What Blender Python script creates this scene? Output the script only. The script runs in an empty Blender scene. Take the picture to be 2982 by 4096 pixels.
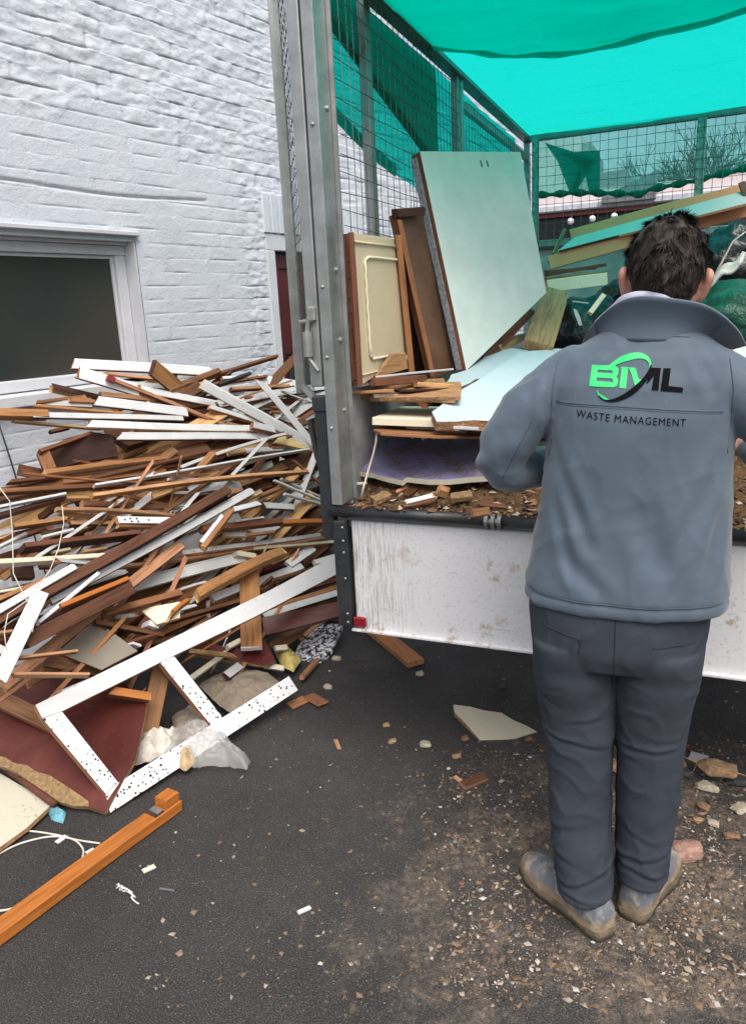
import bpy, bmesh, math, random
import numpy as np
from mathutils import Vector, Matrix, noise
from mathutils.bvhtree import BVHTree
R = math.radians
sc = bpy.context.scene
# ---------------------------------------------------------------- camera
F = 2990.0; CX = 1491.0; CY = 1999.0; W_PX = 2982; H_PX = 4096; CAM_H = 1.55
roll = math.atan(.0505); pitch = math.atan(752*math.cos(roll)/F)
fwd = Vector((0, math.cos(pitch), -math.sin(pitch))); up0 = Vector((0, math.sin(pitch), math.cos(pitch)))
cr, sr = math.cos(roll), math.sin(roll)
right = cr*Vector((1, 0, 0)) - sr*up0; upv = sr*Vector((1, 0, 0)) + cr*up0
CAM = Vector((0, 0, CAM_H))
cd = bpy.data.cameras.new('camera'); cam = bpy.data.objects.new('camera', cd)
sc.collection.objects.link(cam)
M = Matrix((right, upv, -fwd)).transposed().to_4x4(); M.translation = CAM
cam.matrix_world = M
cd.sensor_fit = 'VERTICAL'; cd.sensor_height = 36.0; cd.sensor_width = 26.2
cd.lens = F/H_PX*36.0; cd.shift_x = 0; cd.shift_y = -(H_PX/2-CY)/H_PX
cd.clip_start = .05; cd.clip_end = 500
sc.camera = cam
# ---------------------------------------------------------------- sky, sun, exposure
SUN_EL, SUN_AZ = 58, 165
wd_ = bpy.data.worlds.new('World'); sc.world = wd_; wd_.use_nodes = True
wn_ = wd_.node_tree; bg = wn_.nodes['Background']
sky = wn_.nodes.new('ShaderNodeTexSky'); sky.sky_type = 'NISHITA'; sky.sun_disc = False
sky.sun_elevation = R(SUN_EL); sky.sun_rotation = R(SUN_AZ); sky.air_density = 1.0; sky.dust_density = 5.0; sky.ozone_density = 1.0
hs = wn_.nodes.new('ShaderNodeHueSaturation'); hs.inputs['Saturation'].default_value = .55
wn_.links.new(sky.outputs[0], hs.inputs['Color']); wn_.links.new(hs.outputs[0], bg.inputs['Color'])
bg.inputs['Strength'].default_value = .13
sl = bpy.data.lights.new('sun', 'SUN'); sl.energy = 1.0; sl.angle = R(40); sl.color = (1, .96, .9)
so = bpy.data.objects.new('sun', sl); sc.collection.objects.link(so)
sd = Vector((math.sin(R(SUN_AZ))*math.cos(R(SUN_EL)), math.cos(R(SUN_AZ))*math.cos(R(SUN_EL)), math.sin(R(SUN_EL))))
so.rotation_euler = sd.to_track_quat('Z', 'Y').to_euler(); so.location = (0, 0, 12)
vs = sc.view_settings; vs.view_transform = 'Standard'; vs.look = 'None'; vs.gamma = 1; vs.exposure = 0.82
try: sc.cycles.transparent_max_bounces = 16
except Exception: pass
# ---------------------------------------------------------------- pixel -> world helpers (u = 1651-wide view of the photo)
US = 1/.55366
def ray(x, y):
    return fwd + right*((x*US-CX)/F) - upv*((y*US-CY)/F)
def atY(x, y, Y): d = ray(x, y); return CAM + d*(Y/d.y)
def atZ(x, y, z): d = ray(x, y); return CAM + d*((z-CAM_H)/d.z)
def onpl(x, y, p0, n): d = ray(x, y); return CAM + d*((p0-CAM).dot(n)/d.dot(n))
def proj(p):
    v = p-CAM; z = v.dot(fwd); return (CX+F*v.dot(right)/z)/US, (CY-F*v.dot(upv)/z)/US
ZO = dict(A=(0, 1400), B=(650, 1400), C=(0, 1900), D=(650, 1900), E=(0, 2300), F=(650, 2300))
def zp(r, x, y):
    o = ZO[r]; return (o[0]+x/2.3586)/US, (o[1]+y/2.3586)/US
# ---------------------------------------------------------------- object helpers
COL = sc.collection
def obj(name, verts, faces, mats, parent=None, mi=None, smooth=False, loc=None, mat4=None):
    me = bpy.data.meshes.new(name); me.from_pydata([tuple(v) for v in verts], [], faces)
    for m in (mats if isinstance(mats, (list, tuple)) else [mats]): me.materials.append(m)
    if mi is not None: me.polygons.foreach_set('material_index', mi)
    if smooth: me.polygons.foreach_set('use_smooth', [True]*len(me.polygons))
    me.update()
    o = bpy.data.objects.new(name, me); COL.objects.link(o)
    if mat4 is not None: o.matrix_world = mat4
    if loc is not None: o.location = loc
    if parent is not None: o.parent = parent
    return o
def empty(name, loc=(0, 0, 0), rz=0):
    o = bpy.data.objects.new(name, None); o.empty_display_size = .1; COL.objects.link(o)
    o.location = loc; o.rotation_euler = (0, 0, rz); return o
def tag(o, label, cat, group=None):
    o['label'] = label; o['category'] = cat
    if group: o['group'] = group
    return o
def kind(o, k): o['kind'] = k; return o
class MB:
    def __init__(s): s.v = []; s.f = []; s.m = []
    def add(s, vs, fs, mi=0):
        b = len(s.v); s.v += [tuple(v) for v in vs]; s.f += [tuple(i+b for i in f) for f in fs]
        s.m += [mi]*len(fs) if isinstance(mi, int) else list(mi); return s
    def box(s, a, b, mi=0, ch=0.0):
        (x0, y0, z0), (x1, y1, z1) = a, b
        x0, x1 = min(x0, x1), max(x0, x1); y0, y1 = min(y0, y1), max(y0, y1); z0, z1 = min(z0, z1), max(z0, z1)
        if ch <= 0:
            vs = [(x, y, z) for z in (z0, z1) for x, y in ((x0, y0), (x1, y0), (x1, y1), (x0, y1))]
            return s.add(vs, [(3, 2, 1, 0), (4, 5, 6, 7), (0, 1, 5, 4), (1, 2, 6, 5), (2, 3, 7, 6), (3, 0, 4, 7)], mi)
        c = ch; ring = lambda d: [(x0+d, y0), (x1-d, y0), (x1, y0+d), (x1, y1-d), (x1-d, y1), (x0+d, y1), (x0, y1-d), (x0, y0+d)]
        def rg(i, z):
            q = [(x0+c+i, y0+i), (x1-c-i, y0+i), (x1-i, y0+c+i), (x1-i, y1-c-i), (x1-c-i, y1-i), (x0+c+i, y1-i), (x0+i, y1-c-i), (x0+i, y0+c+i)]
            return [(x, y, z) for x, y in q]
        rings = [rg(c, z0), rg(0, z0+c), rg(0, z1-c), rg(c, z1)]
        return s.loft(rings, mi)
    def loft(s, rings, mi=0, cap=True, closed=True):
        n = len(rings[0]); vs = [p for r in rings for p in r]; fs = []
        for i in range(len(rings)-1):
            for j in range(n if closed else n-1):
                k = (j+1) % n
                fs.append((i*n+j, i*n+k, (i+1)*n+k, (i+1)*n+j))
        if cap and closed:
            fs.append(tuple(range(n-1, -1, -1))); fs.append(tuple((len(rings)-1)*n+j for j in range(n)))
        return s.add(vs, fs, mi)
    def tube(s, pts, r, n=6, mi=0, cap=True):
        pts = [Vector(p) for p in pts]; rs = r if isinstance(r, (list, tuple)) else [r]*len(pts)
        rings = []; ref = None
        for i, p in enumerate(pts):
            t = (pts[min(i+1, len(pts)-1)]-pts[max(i-1, 0)]).normalized()
            if ref is None: ref = t.orthogonal().normalized()
            ref = (ref-t*ref.dot(t)).normalized(); b = t.cross(ref)
            rings.append([tuple(p+(ref*math.cos(2*math.pi*j/n+.4)+b*math.sin(2*math.pi*j/n+.4))*rs[i]) for j in range(n)])
        return s.loft(rings, mi, cap)
    def build(s, name, mats, parent=None, smooth=False, mat4=None, loc=None):
        return obj(name, s.v, s.f, mats, parent, s.m, smooth, loc, mat4)
def fix_normals(o):
    bm = bmesh.new(); bm.from_mesh(o.data); bmesh.ops.recalc_face_normals(bm, faces=bm.faces); bm.to_mesh(o.data); bm.free()
# ---------------------------------------------------------------- materials
class NT:
    def __init__(s, name):
        s.m = bpy.data.materials.new(name); s.m.use_nodes = True; s.t = s.m.node_tree; s.b = s.t.nodes['Principled BSDF']
        s.out = s.t.nodes['Material Output']
    def n(s, typ, **kw):
        x = s.t.nodes.new('ShaderNode'+typ)
        for k, v in kw.items():
            if k.startswith('_'): setattr(x, k[1:], v)
        return x
    def set(s, node, **kw):
        for k, v in kw.items():
            sock = node.inputs[k.replace('__', ' ')]
            if hasattr(v, 'is_output') or isinstance(v, bpy.types.NodeSocket): s.t.links.new(v, sock)
            else: sock.default_value = v
        return node
    def link(s, a, b): s.t.links.new(a, b)
    def coord(s, kind_='Object', scale=(1, 1, 1), rnd=False):
        tc = s.n('TexCoord'); mp = s.n('Mapping'); s.link(tc.outputs[kind_], mp.inputs[0]); mp.inputs['Scale'].default_value = scale
        if rnd:
            oi = s.n('ObjectInfo'); mm = s.n('Math', _operation='MULTIPLY'); s.link(oi.outputs['Random'], mm.inputs[0]); mm.inputs[1].default_value = 37.0
            s.link(mm.outputs[0], mp.inputs['Location'])
        return mp.outputs[0]
    def noise(s, vec, scale=5, detail=4, rough=.6, out='Fac'):
        x = s.n('TexNoise'); s.link(vec, x.inputs['Vector']); x.inputs['Scale'].default_value = scale
        x.inputs['Detail'].default_value = detail; x.inputs['Roughness'].default_value = rough; return x.outputs[out]
    def voro(s, vec, scale=5, feature='F1', out='Distance'):
        x = s.n('TexVoronoi'); x.feature = feature; s.link(vec, x.inputs['Vector']); x.inputs['Scale'].default_value = scale; return x.outputs[out]
    def ramp(s, fac, stops):
        x = s.n('ValToRGB'); s.link(fac, x.inputs[0]); e = x.color_ramp.elements
        while len(e) < len(stops): e.new(.5)
        for k, (p, c) in enumerate(stops):
            e[k].position = p; e[k].color = (c, c, c, 1) if isinstance(c, (int, float)) else (*c, 1)
        return x.outputs[0]
    def mix(s, fac, a, b, typ='MIX'):
        x = s.n('Mix'); x.data_type = 'RGBA'; x.blend_type = typ
        for sock, v in ((x.inputs[0], fac), (x.inputs[6], a), (x.inputs[7], b)):
            if isinstance(v, bpy.types.NodeSocket): s.link(v, sock)
            elif isinstance(v, (int, float)): sock.default_value = v
            else: sock.default_value = (*v, 1)
        return x.outputs[2]
    def math(s, op, a, b=0.0, clamp=False):
        x = s.n('Math', _operation=op); x.use_clamp = clamp
        for k, v in enumerate((a, b)):
            if isinstance(v, bpy.types.NodeSocket): s.link(v, x.inputs[k])
            else: x.inputs[k].default_value = v
        return x.outputs[0]
    def bump(s, h, strength=.3, dist=.01):
        x = s.n('Bump'); s.link(h, x.inputs['Height']); x.inputs['Strength'].default_value = strength; x.inputs['Distance'].default_value = dist
        s.link(x.outputs[0], s.b.inputs['Normal'])
    def fin(s, col=None, rough=.6, metal=0, spec=None):
        if col is not None:
            if isinstance(col, bpy.types.NodeSocket): s.link(col, s.b.inputs['Base Color'])
            else: s.b.inputs['Base Color'].default_value = (*col, 1)
        if isinstance(rough, bpy.types.NodeSocket): s.link(rough, s.b.inputs['Roughness'])
        else: s.b.inputs['Roughness'].default_value = rough
        s.b.inputs['Metallic'].default_value = metal
        if spec is not None: s.b.inputs['Specular IOR Level'].default_value = spec
        return s.m
def wood(name, c, dark=.4, rough=.75, var=.75, stain=.5):
    t = NT(name); v = t.coord('Object', (1.6, 26, 26), True); v2 = t.coord('Object', (2.5, 6, 6), True)
    g = t.noise(v, 3.2, 6, .65); l = tuple(min(1, x*1.3) for x in c); d = tuple(x*dark for x in c)
    col = t.ramp(g, [(.28, d), (.5, c), (.74, l)])
    st = t.noise(v2, 1.5, 4, .6)
    col = t.mix(t.math('MULTIPLY', t.ramp(st, [(.5, 0), (.72, 1)]), stain), col, tuple(x*.35 for x in c))
    oi = t.n('ObjectInfo'); h = t.n('HueSaturation'); t.link(col, h.inputs['Color'])
    t.link(t.math('ADD', t.math('MULTIPLY', oi.outputs['Random'], var), 1-var*.5), h.inputs['Value'])
    t.link(t.math('ADD', t.math('MULTIPLY', oi.outputs['Random'], .02), .49), h.inputs['Hue'])
    t.bump(g, .35, .004)
    return t.fin(h.outputs[0], rough, 0, .3)
def paint(name, c, rough=.42, dirt=.4, specks=0.0, grainy=True, mott=.12):
    t = NT(name); v = t.coord('Object', (1, 1, 1), True); vg = t.coord('Object', (1.5, 30, 30), True)
    n1 = t.noise(v, 9, 5, .6); n2 = t.noise(v, 45, 3, .7)
    col = t.mix(t.ramp(n1, [(.35, 0), (.75, mott*3)]), c, tuple(x*.86 for x in c))
    dirtm = t.math('MULTIPLY', t.ramp(n2, [(.62, 0), (.74, 1)]), dirt)
    col = t.mix(dirtm, col, (.2, .13, .07))
    if specks > 0:
        vd = t.voro(t.coord('Object', (1, 1, 1), True), 62); big = t.noise(v, 5, 2, .5)
        m = t.math('MULTIPLY', t.ramp(vd, [(.2, 1), (.27, 0)]), t.ramp(big, [(.58-specks*.4, 0), (.75-specks*.4, 1)]))
        vd2 = t.voro(t.coord('Object', (1, 1.1, 1), True), 27)
        m = t.math('MAXIMUM', m, t.math('MULTIPLY', t.ramp(vd2, [(.12, 1), (.16, 0)]), t.ramp(big, [(.62-specks*.4, 0), (.7-specks*.4, 1)])))
        col = t.mix(m, col, (.02, .02, .02))
    oi = t.n('ObjectInfo'); h = t.n('HueSaturation'); t.link(col, h.inputs['Color'])
    t.link(t.math('ADD', t.math('MULTIPLY', oi.outputs['Random'], .16), .9), h.inputs['Value'])
    t.bump(t.noise(vg, 3, 4, .6), .12, .003)
    return t.fin(h.outputs[0], rough, 0, .4)
def plain(name, c, rough=.6, metal=0, var=.25, scale=12, bump=.15, bd=.003, spec=None):
    t = NT(name); v = t.coord('Object'); n1 = t.noise(v, scale, 5, .65)
    col = t.ramp(n1, [(.3, tuple(x*(1-var) for x in c)), (.7, tuple(min(1, x*(1+var)) for x in c))])
    t.bump(t.noise(v, scale*5, 3, .6), bump, bd); return t.fin(col, rough, metal, spec)
WM = dict(O=wood('orange_pine', (.30, .132, .055)), B=wood('brown_wood', (.16, .072, .036)), R=wood('reddish_wood', (.17, .066, .036)),
          T=wood('tan_pine', (.46, .25, .115)), C=wood('raw_cream_pine', (.5, .34, .165)), D=wood('dark_stained_wood', (.055, .022, .016)),
          P=wood('pinkish_pine', (.45, .22, .12)), H=wood('orange_varnish', (.42, .15, .028), rough=.45, var=.1, stain=.15, dark=.6),
          W=paint('white_gloss_paint', (.70, .70, .70), dirt=.55, mott=.3), G=paint('greyed_white_paint', (.5, .5, .49), dirt=.5), K=paint('cream_paint', (.66, .6, .44), dirt=.3),
          S=paint('speckled_white_paint', (.72, .73, .74), dirt=.3, specks=.62), N=plain('black_paint', (.02, .02, .022), .5),
          M=wood('mahogany_veneer', (.085, .017, .013), rough=.38, var=.1, stain=.5))
MAT = dict(
    metal=plain('galvanised_steel', (.36, .37, .36), .45, .75, .25, 9),
    metal_d=plain('dull_steel', (.2, .21, .2), .5, .6, .3, 9),
    wire=plain('mesh_wire', (.09, .1, .1), .5, .5),
    black=plain('black_powder_coat', (.022, .024, .027), .45, 0, .4, 14),
    rubber=plain('black_rubber', (.02, .02, .02), .8),
    cable=plain('off_white_cable', (.6, .56, .48), .5), chip=plain('raw_chipboard', (.33, .21, .1), .9, 0, .5, 60, .8, .01),
    dark=plain('dark_underside', (.02, .02, .02), .8), grey=plain('grey_board_side', (.3, .3, .31), .6, 0, .35, 6))
# ---------------------------------------------------------------- planks and slabs
def plank_geo(L, w, t, bow=0., miter=(0, 0), jag=0., moulded=False, painted=True, seed=0, twist=0., ch=.0022):
    rnd = random.Random(seed); hw, ht = w/2, t/2; jag = jag or (0 if painted and seed % 3 else .008); c = min(ch, t*.2, w*.2)
    if moulded:
        cs = [(-hw+c, -ht), (hw-c, -ht), (hw, -ht+c), (hw, -ht*.2), (hw-.12*w, ht*.15), (hw-.2*w, ht*.55), (hw-.24*w, ht*.4), (hw-.3*w, ht), (-hw+c, ht), (-hw, ht-c), (-hw, -ht+c)]
        pf = [0, 0, 0, 1, 1, 1, 1, 1, 1, 0, 0]
    else:
        cs = [(-hw+c, -ht), (hw-c, -ht), (hw, -ht+c), (hw, ht-c), (hw-c, ht), (-hw+c, ht), (-hw, ht-c), (-hw, -ht+c)]
        pf = [0, 0, 0, 1, 1, 1, 0, 0]
    ns = max(4, int(L/.09)); vs = []; n = len(cs); ph = rnd.random()*9
    for i in range(ns+1):
        x = -L/2+L*i/ns; q = 2*x/L
        b = bow*(1-q*q); wob = .0025*math.sin(ph+x*5)
        a = twist*q
        for (y, z) in cs:
            xx = x
            if i == 0: xx += miter[0]*(y+hw) + (rnd.uniform(0, 1)*jag if jag else 0)
            if i == ns: xx -= miter[1]*(y+hw) + (rnd.uniform(0, 1)*jag if jag else 0)
            yy, zz = y*math.cos(a)-z*math.sin(a), y*math.sin(a)+z*math.cos(a)
            vs.append((xx, yy+wob, zz+b))
    fs = []; mi = []
    for i in range(ns):
        for j in range(n):
            k = (j+1) % n; fs.append((i*n+j, (i+1)*n+j, (i+1)*n+k, i*n+k)); mi.append(pf[j] if painted else 0)
    fs.append(tuple(range(n))); mi.append(0); fs.append(tuple(ns*n+j for j in range(n-1, -1, -1))); mi.append(0)
    return vs, fs, mi
def plank(name, p1, p2, w, t, nrm, front, side, **kw):
    a = (p2-p1); L = a.length; a.normalize(); n = (nrm-a*nrm.dot(a)).normalized(); b = n.cross(a)
    tilt = kw.pop('tilt', 0)
    if tilt: q = Matrix.Rotation(R(tilt), 3, a); n = q @ n; b = q @ b
    vs, fs, mi = plank_geo(L, w, t, **kw)
    m = Matrix((a, b, n)).transposed().to_4x4(); m.translation = (p1+p2)/2
    return obj(name, vs, fs, [WM.get(side) or MAT[side], WM.get(front) or MAT[front]], None, mi, False, None, m)
def slab(name, poly, p0, nrm, t, mats, parent=None, rough_edge=0., seed=1, sub=.05, world=None, dome=0.):
    """outline given in photo pixels laid on a real plane, thickened away from the viewer; mats = [edge, front, back]"""
    nrm = nrm.normalized()
    if (CAM-p0).dot(nrm) < 0: nrm = -nrm
    pts = world or [onpl(x, y, p0, nrm) for x, y in poly]
    rnd = random.Random(seed); out = []
    for i, p in enumerate(pts):
        q = pts[(i+1) % len(pts)]; k = max(1, int((q-p).length/sub)) if rough_edge else 1
        for j in range(k):
            z = p.lerp(q, j/k)
            if rough_edge and j: z = z+Vector((rnd.gauss(0, 1), rnd.gauss(0, 1), rnd.gauss(0, 1)))*rough_edge
            out.append(z-nrm*((z-p0).dot(nrm)))
    c = sum(out, Vector())/len(out)
    ax = max((out[(i+1) % len(out)]-out[i] for i in range(len(out))), key=lambda v: v.length).normalized()
    if not rough_edge: pass
    b = nrm.cross(ax); m = Matrix((ax, b, nrm)).transposed().to_4x4(); m.translation = c; mi_ = m.inverted()
    lo = [mi_ @ q for q in out]; n = len(lo); ch = min(.0015, t*.2)
    ctr = sum(lo, Vector())/n
    ins = [q+(ctr-q).normalized()*ch for q in lo]
    vs = [(q.x, q.y, 0) for q in ins]+[(q.x, q.y, -ch) for q in lo]+[(q.x, q.y, -t) for q in lo]
    fs = [tuple(range(n)), tuple(2*n+j for j in range(n-1, -1, -1))]; mi = [1, 2 if len(mats) > 2 else 0]
    for j in range(n):
        k = (j+1) % n; fs.append((j, n+j, n+k, k)); mi.append(1); fs.append((n+j, 2*n+j, 2*n+k, n+k)); mi.append(0)
    o = obj(name, vs, fs, mats, parent, mi, False, None, m); fix_normals(o)
    return o
# ================================================================ SETTING: ground
def ground_mat():
    t = NT('asphalt'); v = t.coord('Object'); f1 = t.noise(v, 260, 3, .75); f2 = t.noise(v, 1.3, 5, .65); f3 = t.noise(v, 55, 4, .7)
    col = t.ramp(f1, [(.34, (.011, .0105, .0105)), (.5, (.04, .037, .036)), (.68, (.2, .185, .175))])
    col = t.mix(t.ramp(f2, [(.35, 0), (.7, .55)]), col, (.014, .0135, .014))
    vd = t.voro(v, 210); vc = t.voro(v, 210, out='Color')
    sel = t.math('GREATER_THAN', t.n('SeparateColor').outputs[0], 0)
    sp = t.n('SeparateColor'); t.link(vc, sp.inputs[0])
    st = t.math('MULTIPLY', t.ramp(vd, [(.22, 1), (.34, 0)]), t.ramp(sp.outputs[0], [(.86, 0), (.9, 1)]))
    col = t.mix(t.math('MULTIPLY', st, .7), col, (.3, .26, .22))
    # sandy plaster dust trodden into the asphalt round the work area
    g = t.n('NewGeometry'); d = t.n('VectorMath', _operation='DISTANCE'); t.link(g.outputs['Position'], d.inputs[0]); d.inputs[1].default_value = (.78, 1.55, 0)
    n = t.noise(v, 6, 6, .7); rad = t.math('ADD', d.outputs['Value'], t.math('MULTIPLY', n, -1.1))
    m = t.math('MULTIPLY', t.ramp(rad, [(-.0, 1), (.42, 0)]), t.ramp(f3, [(.38, .05), (.62, .85)]))
    pt = t.ramp(t.noise(v, 4.5, 6, .7), [(.45, .05), (.6, 1)]); col = t.mix(t.math('MULTIPLY', t.math('MULTIPLY', m, pt), .8), col, (.37, .285, .205))
    n4 = t.noise(v, 22, 5, .7); m4 = t.math('MULTIPLY', t.ramp(rad, [(.1, 1), (.62, 0)]), t.ramp(n4, [(.58, 0), (.68, .75)]))
    col = t.mix(m4, col, (.36, .25, .15))
    n5 = t.noise(v, 34, 4, .7); m5 = t.math('MULTIPLY', t.ramp(rad, [(.1, 1), (.55, 0)]), t.ramp(n5, [(.64, 0), (.7, .8)]))
    col = t.mix(m5, col, (.5, .46, .42))
    t.bump(t.math('ADD', f1, t.math('MULTIPLY', f3, .8)), .9, .006)
    return t.fin(col, t.ramp(f2, [(.3, .55), (.7, .85)]), 0, .35)
mb = MB(); S = 150; step = []
mb.add([(-S, -S, 0), (S, -S, 0), (S, S, 0), (-S, S, 0)], [(0, 1, 2, 3)])
kind(mb.build('ground', ground_mat()), 'structure')
# ================================================================ HOUSE
WA = R(34.9); wdir = Vector((math.sin(WA), math.cos(WA), 0)); wnor = Vector((math.cos(WA), -math.sin(WA), 0)); W0 = Vector((-.5389, 5, 0))
house = empty('house', W0, 0); house.rotation_euler = (0, 0, R(90)-WA)   # local x along the wall, local -y towards the yard
tag(house, 'white painted rough brick house side wall behind the timber heap', 'house')
WIN = (-3.3, -1.09, 1.25, 1.975); DOOR = (-.03, .86, -.01, 1.955)
def wall_mat():
    t = NT('white_painted_brick'); v = t.coord('Object'); n1 = t.noise(v, 3, 5, .65); n2 = t.noise(v, 60, 4, .7); n3 = t.noise(v, 14, 5, .7)
    col = t.ramp(n1, [(.3, (.54, .575, .63)), (.55, (.61, .64, .69)), (.75, (.59, .605, .645))])
    col = t.mix(t.math('MULTIPLY', t.ramp(n3, [(.58, 0), (.75, 1)]), .3), col, (.42, .43, .455))
    a = t.n('Attribute', _attribute_name='dirt'); col = t.mix(a.outputs['Fac'], col, (.27, .23, .24))
    t.bump(t.math('ADD', n2, t.math('MULTIPLY', n3, 1.6)), .55, .006)
    return t.fin(col, .75, 0, .25)
def build_wall():
    rng = np.random.default_rng(4)
    s = np.unique(np.concatenate([np.arange(-4.4, -2.1, .06), np.arange(-2.1, .75, .0125), np.arange(.75, 4.32, .06), [WIN[0], WIN[1], DOOR[0], DOOR[1]]]).round(4))
    c = .0725; z = []
    k = 0
    while k*c < 5.6:
        z0 = k*c
        fine = z0 < 3.75
        z += [z0-.0045, z0-.0018, z0+.0018, z0+.0045]+[z0+c*q for q in ((.16, .27, .38, .5, .62, .73, .84) if fine else (.35, .65))]
        k += 1
    z = [q for q in z if q > 0.005 and min(abs(q-w) for w in (WIN[2], WIN[3], DOOR[3])) > .004]+[0, WIN[2], WIN[3], DOOR[3]]
    z = np.unique(np.round(z, 4)); ns, nz = len(s), len(z)
    Sg, Zg = np.meshgrid(s, z)
    def sm(a, lo, hi): return np.clip((a-lo)/(hi-lo), 0, 1)
    def n3(x, y, w, o=2): 
        return np.array([noise.fractal(Vector((a, b, w)), 1., 2., o) for a, b in zip(x.ravel(), y.ravel())]).reshape(x.shape)
    zb = np.where(Sg < -.75, 2.52+.05*np.sin(Sg*9), np.where(Sg < -.28, 2.4, 0))
    rough = np.maximum(sm(Zg-zb, -.02, .06), sm(Sg, -.5, -.22)*.55); rough = np.where(Zg < .0, 0, rough)
    big = n3(Sg*3.2, Zg*5, 1.3, 3); med = n3(Sg*11, Zg*15, 7.7, 3); lump = n3(Sg*6, Zg*11, 3.1, 2)
    course = np.round(Zg/c).astype(int); dz = Zg-course*c
    pres = n3(Sg*5, course*3.7, 9.2, 2)
    gate = np.clip(.55+pres*1.6, .03, 1)*np.clip(1-rough*.25+n3(Sg*9, course*2.1, 1.7, 2)*1.4, .05, 1)
    g = np.exp(-(dz/.0032)**2)
    h = -g*gate*(.0038+.0032*rough)
    row = np.floor(Zg/c).astype(int); L = np.where(rough > .3, .225, .3)
    off = (row % 2)*L*.5+((row*7919) % 13)*.011
    ds = np.abs(((Sg+off)/L) % 1-.5)*L; vj = np.exp(-((L*.5-ds)/.008)**2)
    h += -vj*(.0032+.003*rough)*np.clip(.5+n3(Sg*3, row*2.3, 5.5, 1)*1.3, 0, 1)
    cellz = (row*12.9898+np.floor((Sg+off)/L)*78.233); rb = (np.sin(cellz)*43758.5453) % 1
    h += (rb-.5)*.004*(.3+rough)
    fin = n3(Sg*26, Zg*34, 4.4, 3); chipm = np.clip(np.abs(n3(Sg*9, Zg*16, 6.1, 3))*2.2-.35, 0, .6)
    h += big*.003*(.25+rough)+med*.0032*(.15+rough)+fin*.0026*(.15+rough)+np.abs(lump)*.006*rough*sm(Zg, 2.3, 2.5)-chipm*.0045*rough
    crk = np.exp(-((Zg-(2.19-.012*np.sin(Sg*4)+.03*(Sg+1.4)*.3))/.006)**2)*(Sg < -.55)*(Sg > -2.2); h -= crk*.012
    zz = Zg+rough*(big*.004+n3(Sg*4, course*1.1, 2.2, 1)*.0035)*np.clip((Zg-.1)*4, 0, 1)
    keep = np.minimum.reduce([np.abs(Zg-w) for w in (WIN[2], WIN[3])]); nearwin = (Sg > WIN[0]-.05) & (Sg < WIN[1]+.05) & (Zg > WIN[2]-.05) & (Zg < WIN[3]+.05)
    neardoor = (Sg > DOOR[0]-.08) & (Sg < DOOR[1]+.05) & (Zg < DOOR[3]+.05)
    fl = nearwin | neardoor; h = np.where(fl, h*.2, h); zz = np.where(fl, Zg, zz)
    vs = np.stack([Sg, -h, zz], -1).reshape(-1, 3)
    fs = []
    for i in range(nz-1):
        zc = (z[i]+z[i+1])/2
        for j in range(ns-1):
            sc_ = (s[j]+s[j+1])/2
            if WIN[0] < sc_ < WIN[1] and WIN[2] < zc < WIN[3]: continue
            if DOOR[0] < sc_ < DOOR[1] and zc < DOOR[3]: continue
            if sc_ > 1.6 and zc > 3.32: continue
            fs.append((i*ns+j, i*ns+j+1, (i+1)*ns+j+1, (i+1)*ns+j))
    o = obj('wall', vs, fs, [wall_mat()], house, None, True)
    d = np.clip(g*gate*np.clip(pres*2+.25, 0, 1)*.65*(.35+rough)+crk*.5, 0, .75).reshape(-1).astype(np.float32)
    at = o.data.attributes.new('dirt', 'FLOAT', 'POINT'); at.data.foreach_set('value', d)
    mb = MB(); mb.box((-4.4, .03, 0), (-3.3, .3, 5.5)); mb.box((4.0, .03, 0), (4.3, 5, 3.3)); mb.box((-3.3, .16, 2.0), (1.6, .3, 5.5)); mb.box((1.6, .03, 2.0), (4.0, .3, 3.3)); mb.box((.9, .03, 0), (4.0, .3, 2.0)); mb.box((-1.0, .05, 0), (-.1, .3, 2.0)); mb.box((-4.4, .31, 0), (1.6, .4, 5.49)); mb.box((1.6, .31, 0), (4.29, .4, 3.29))
    mb.build('inner_wall', plain('inner_masonry', (.3, .29, .28), .9), house)
build_wall()
WP = paint('window_white_paint', (.62, .63, .66), .5, dirt=.35, mott=.25)
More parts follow.
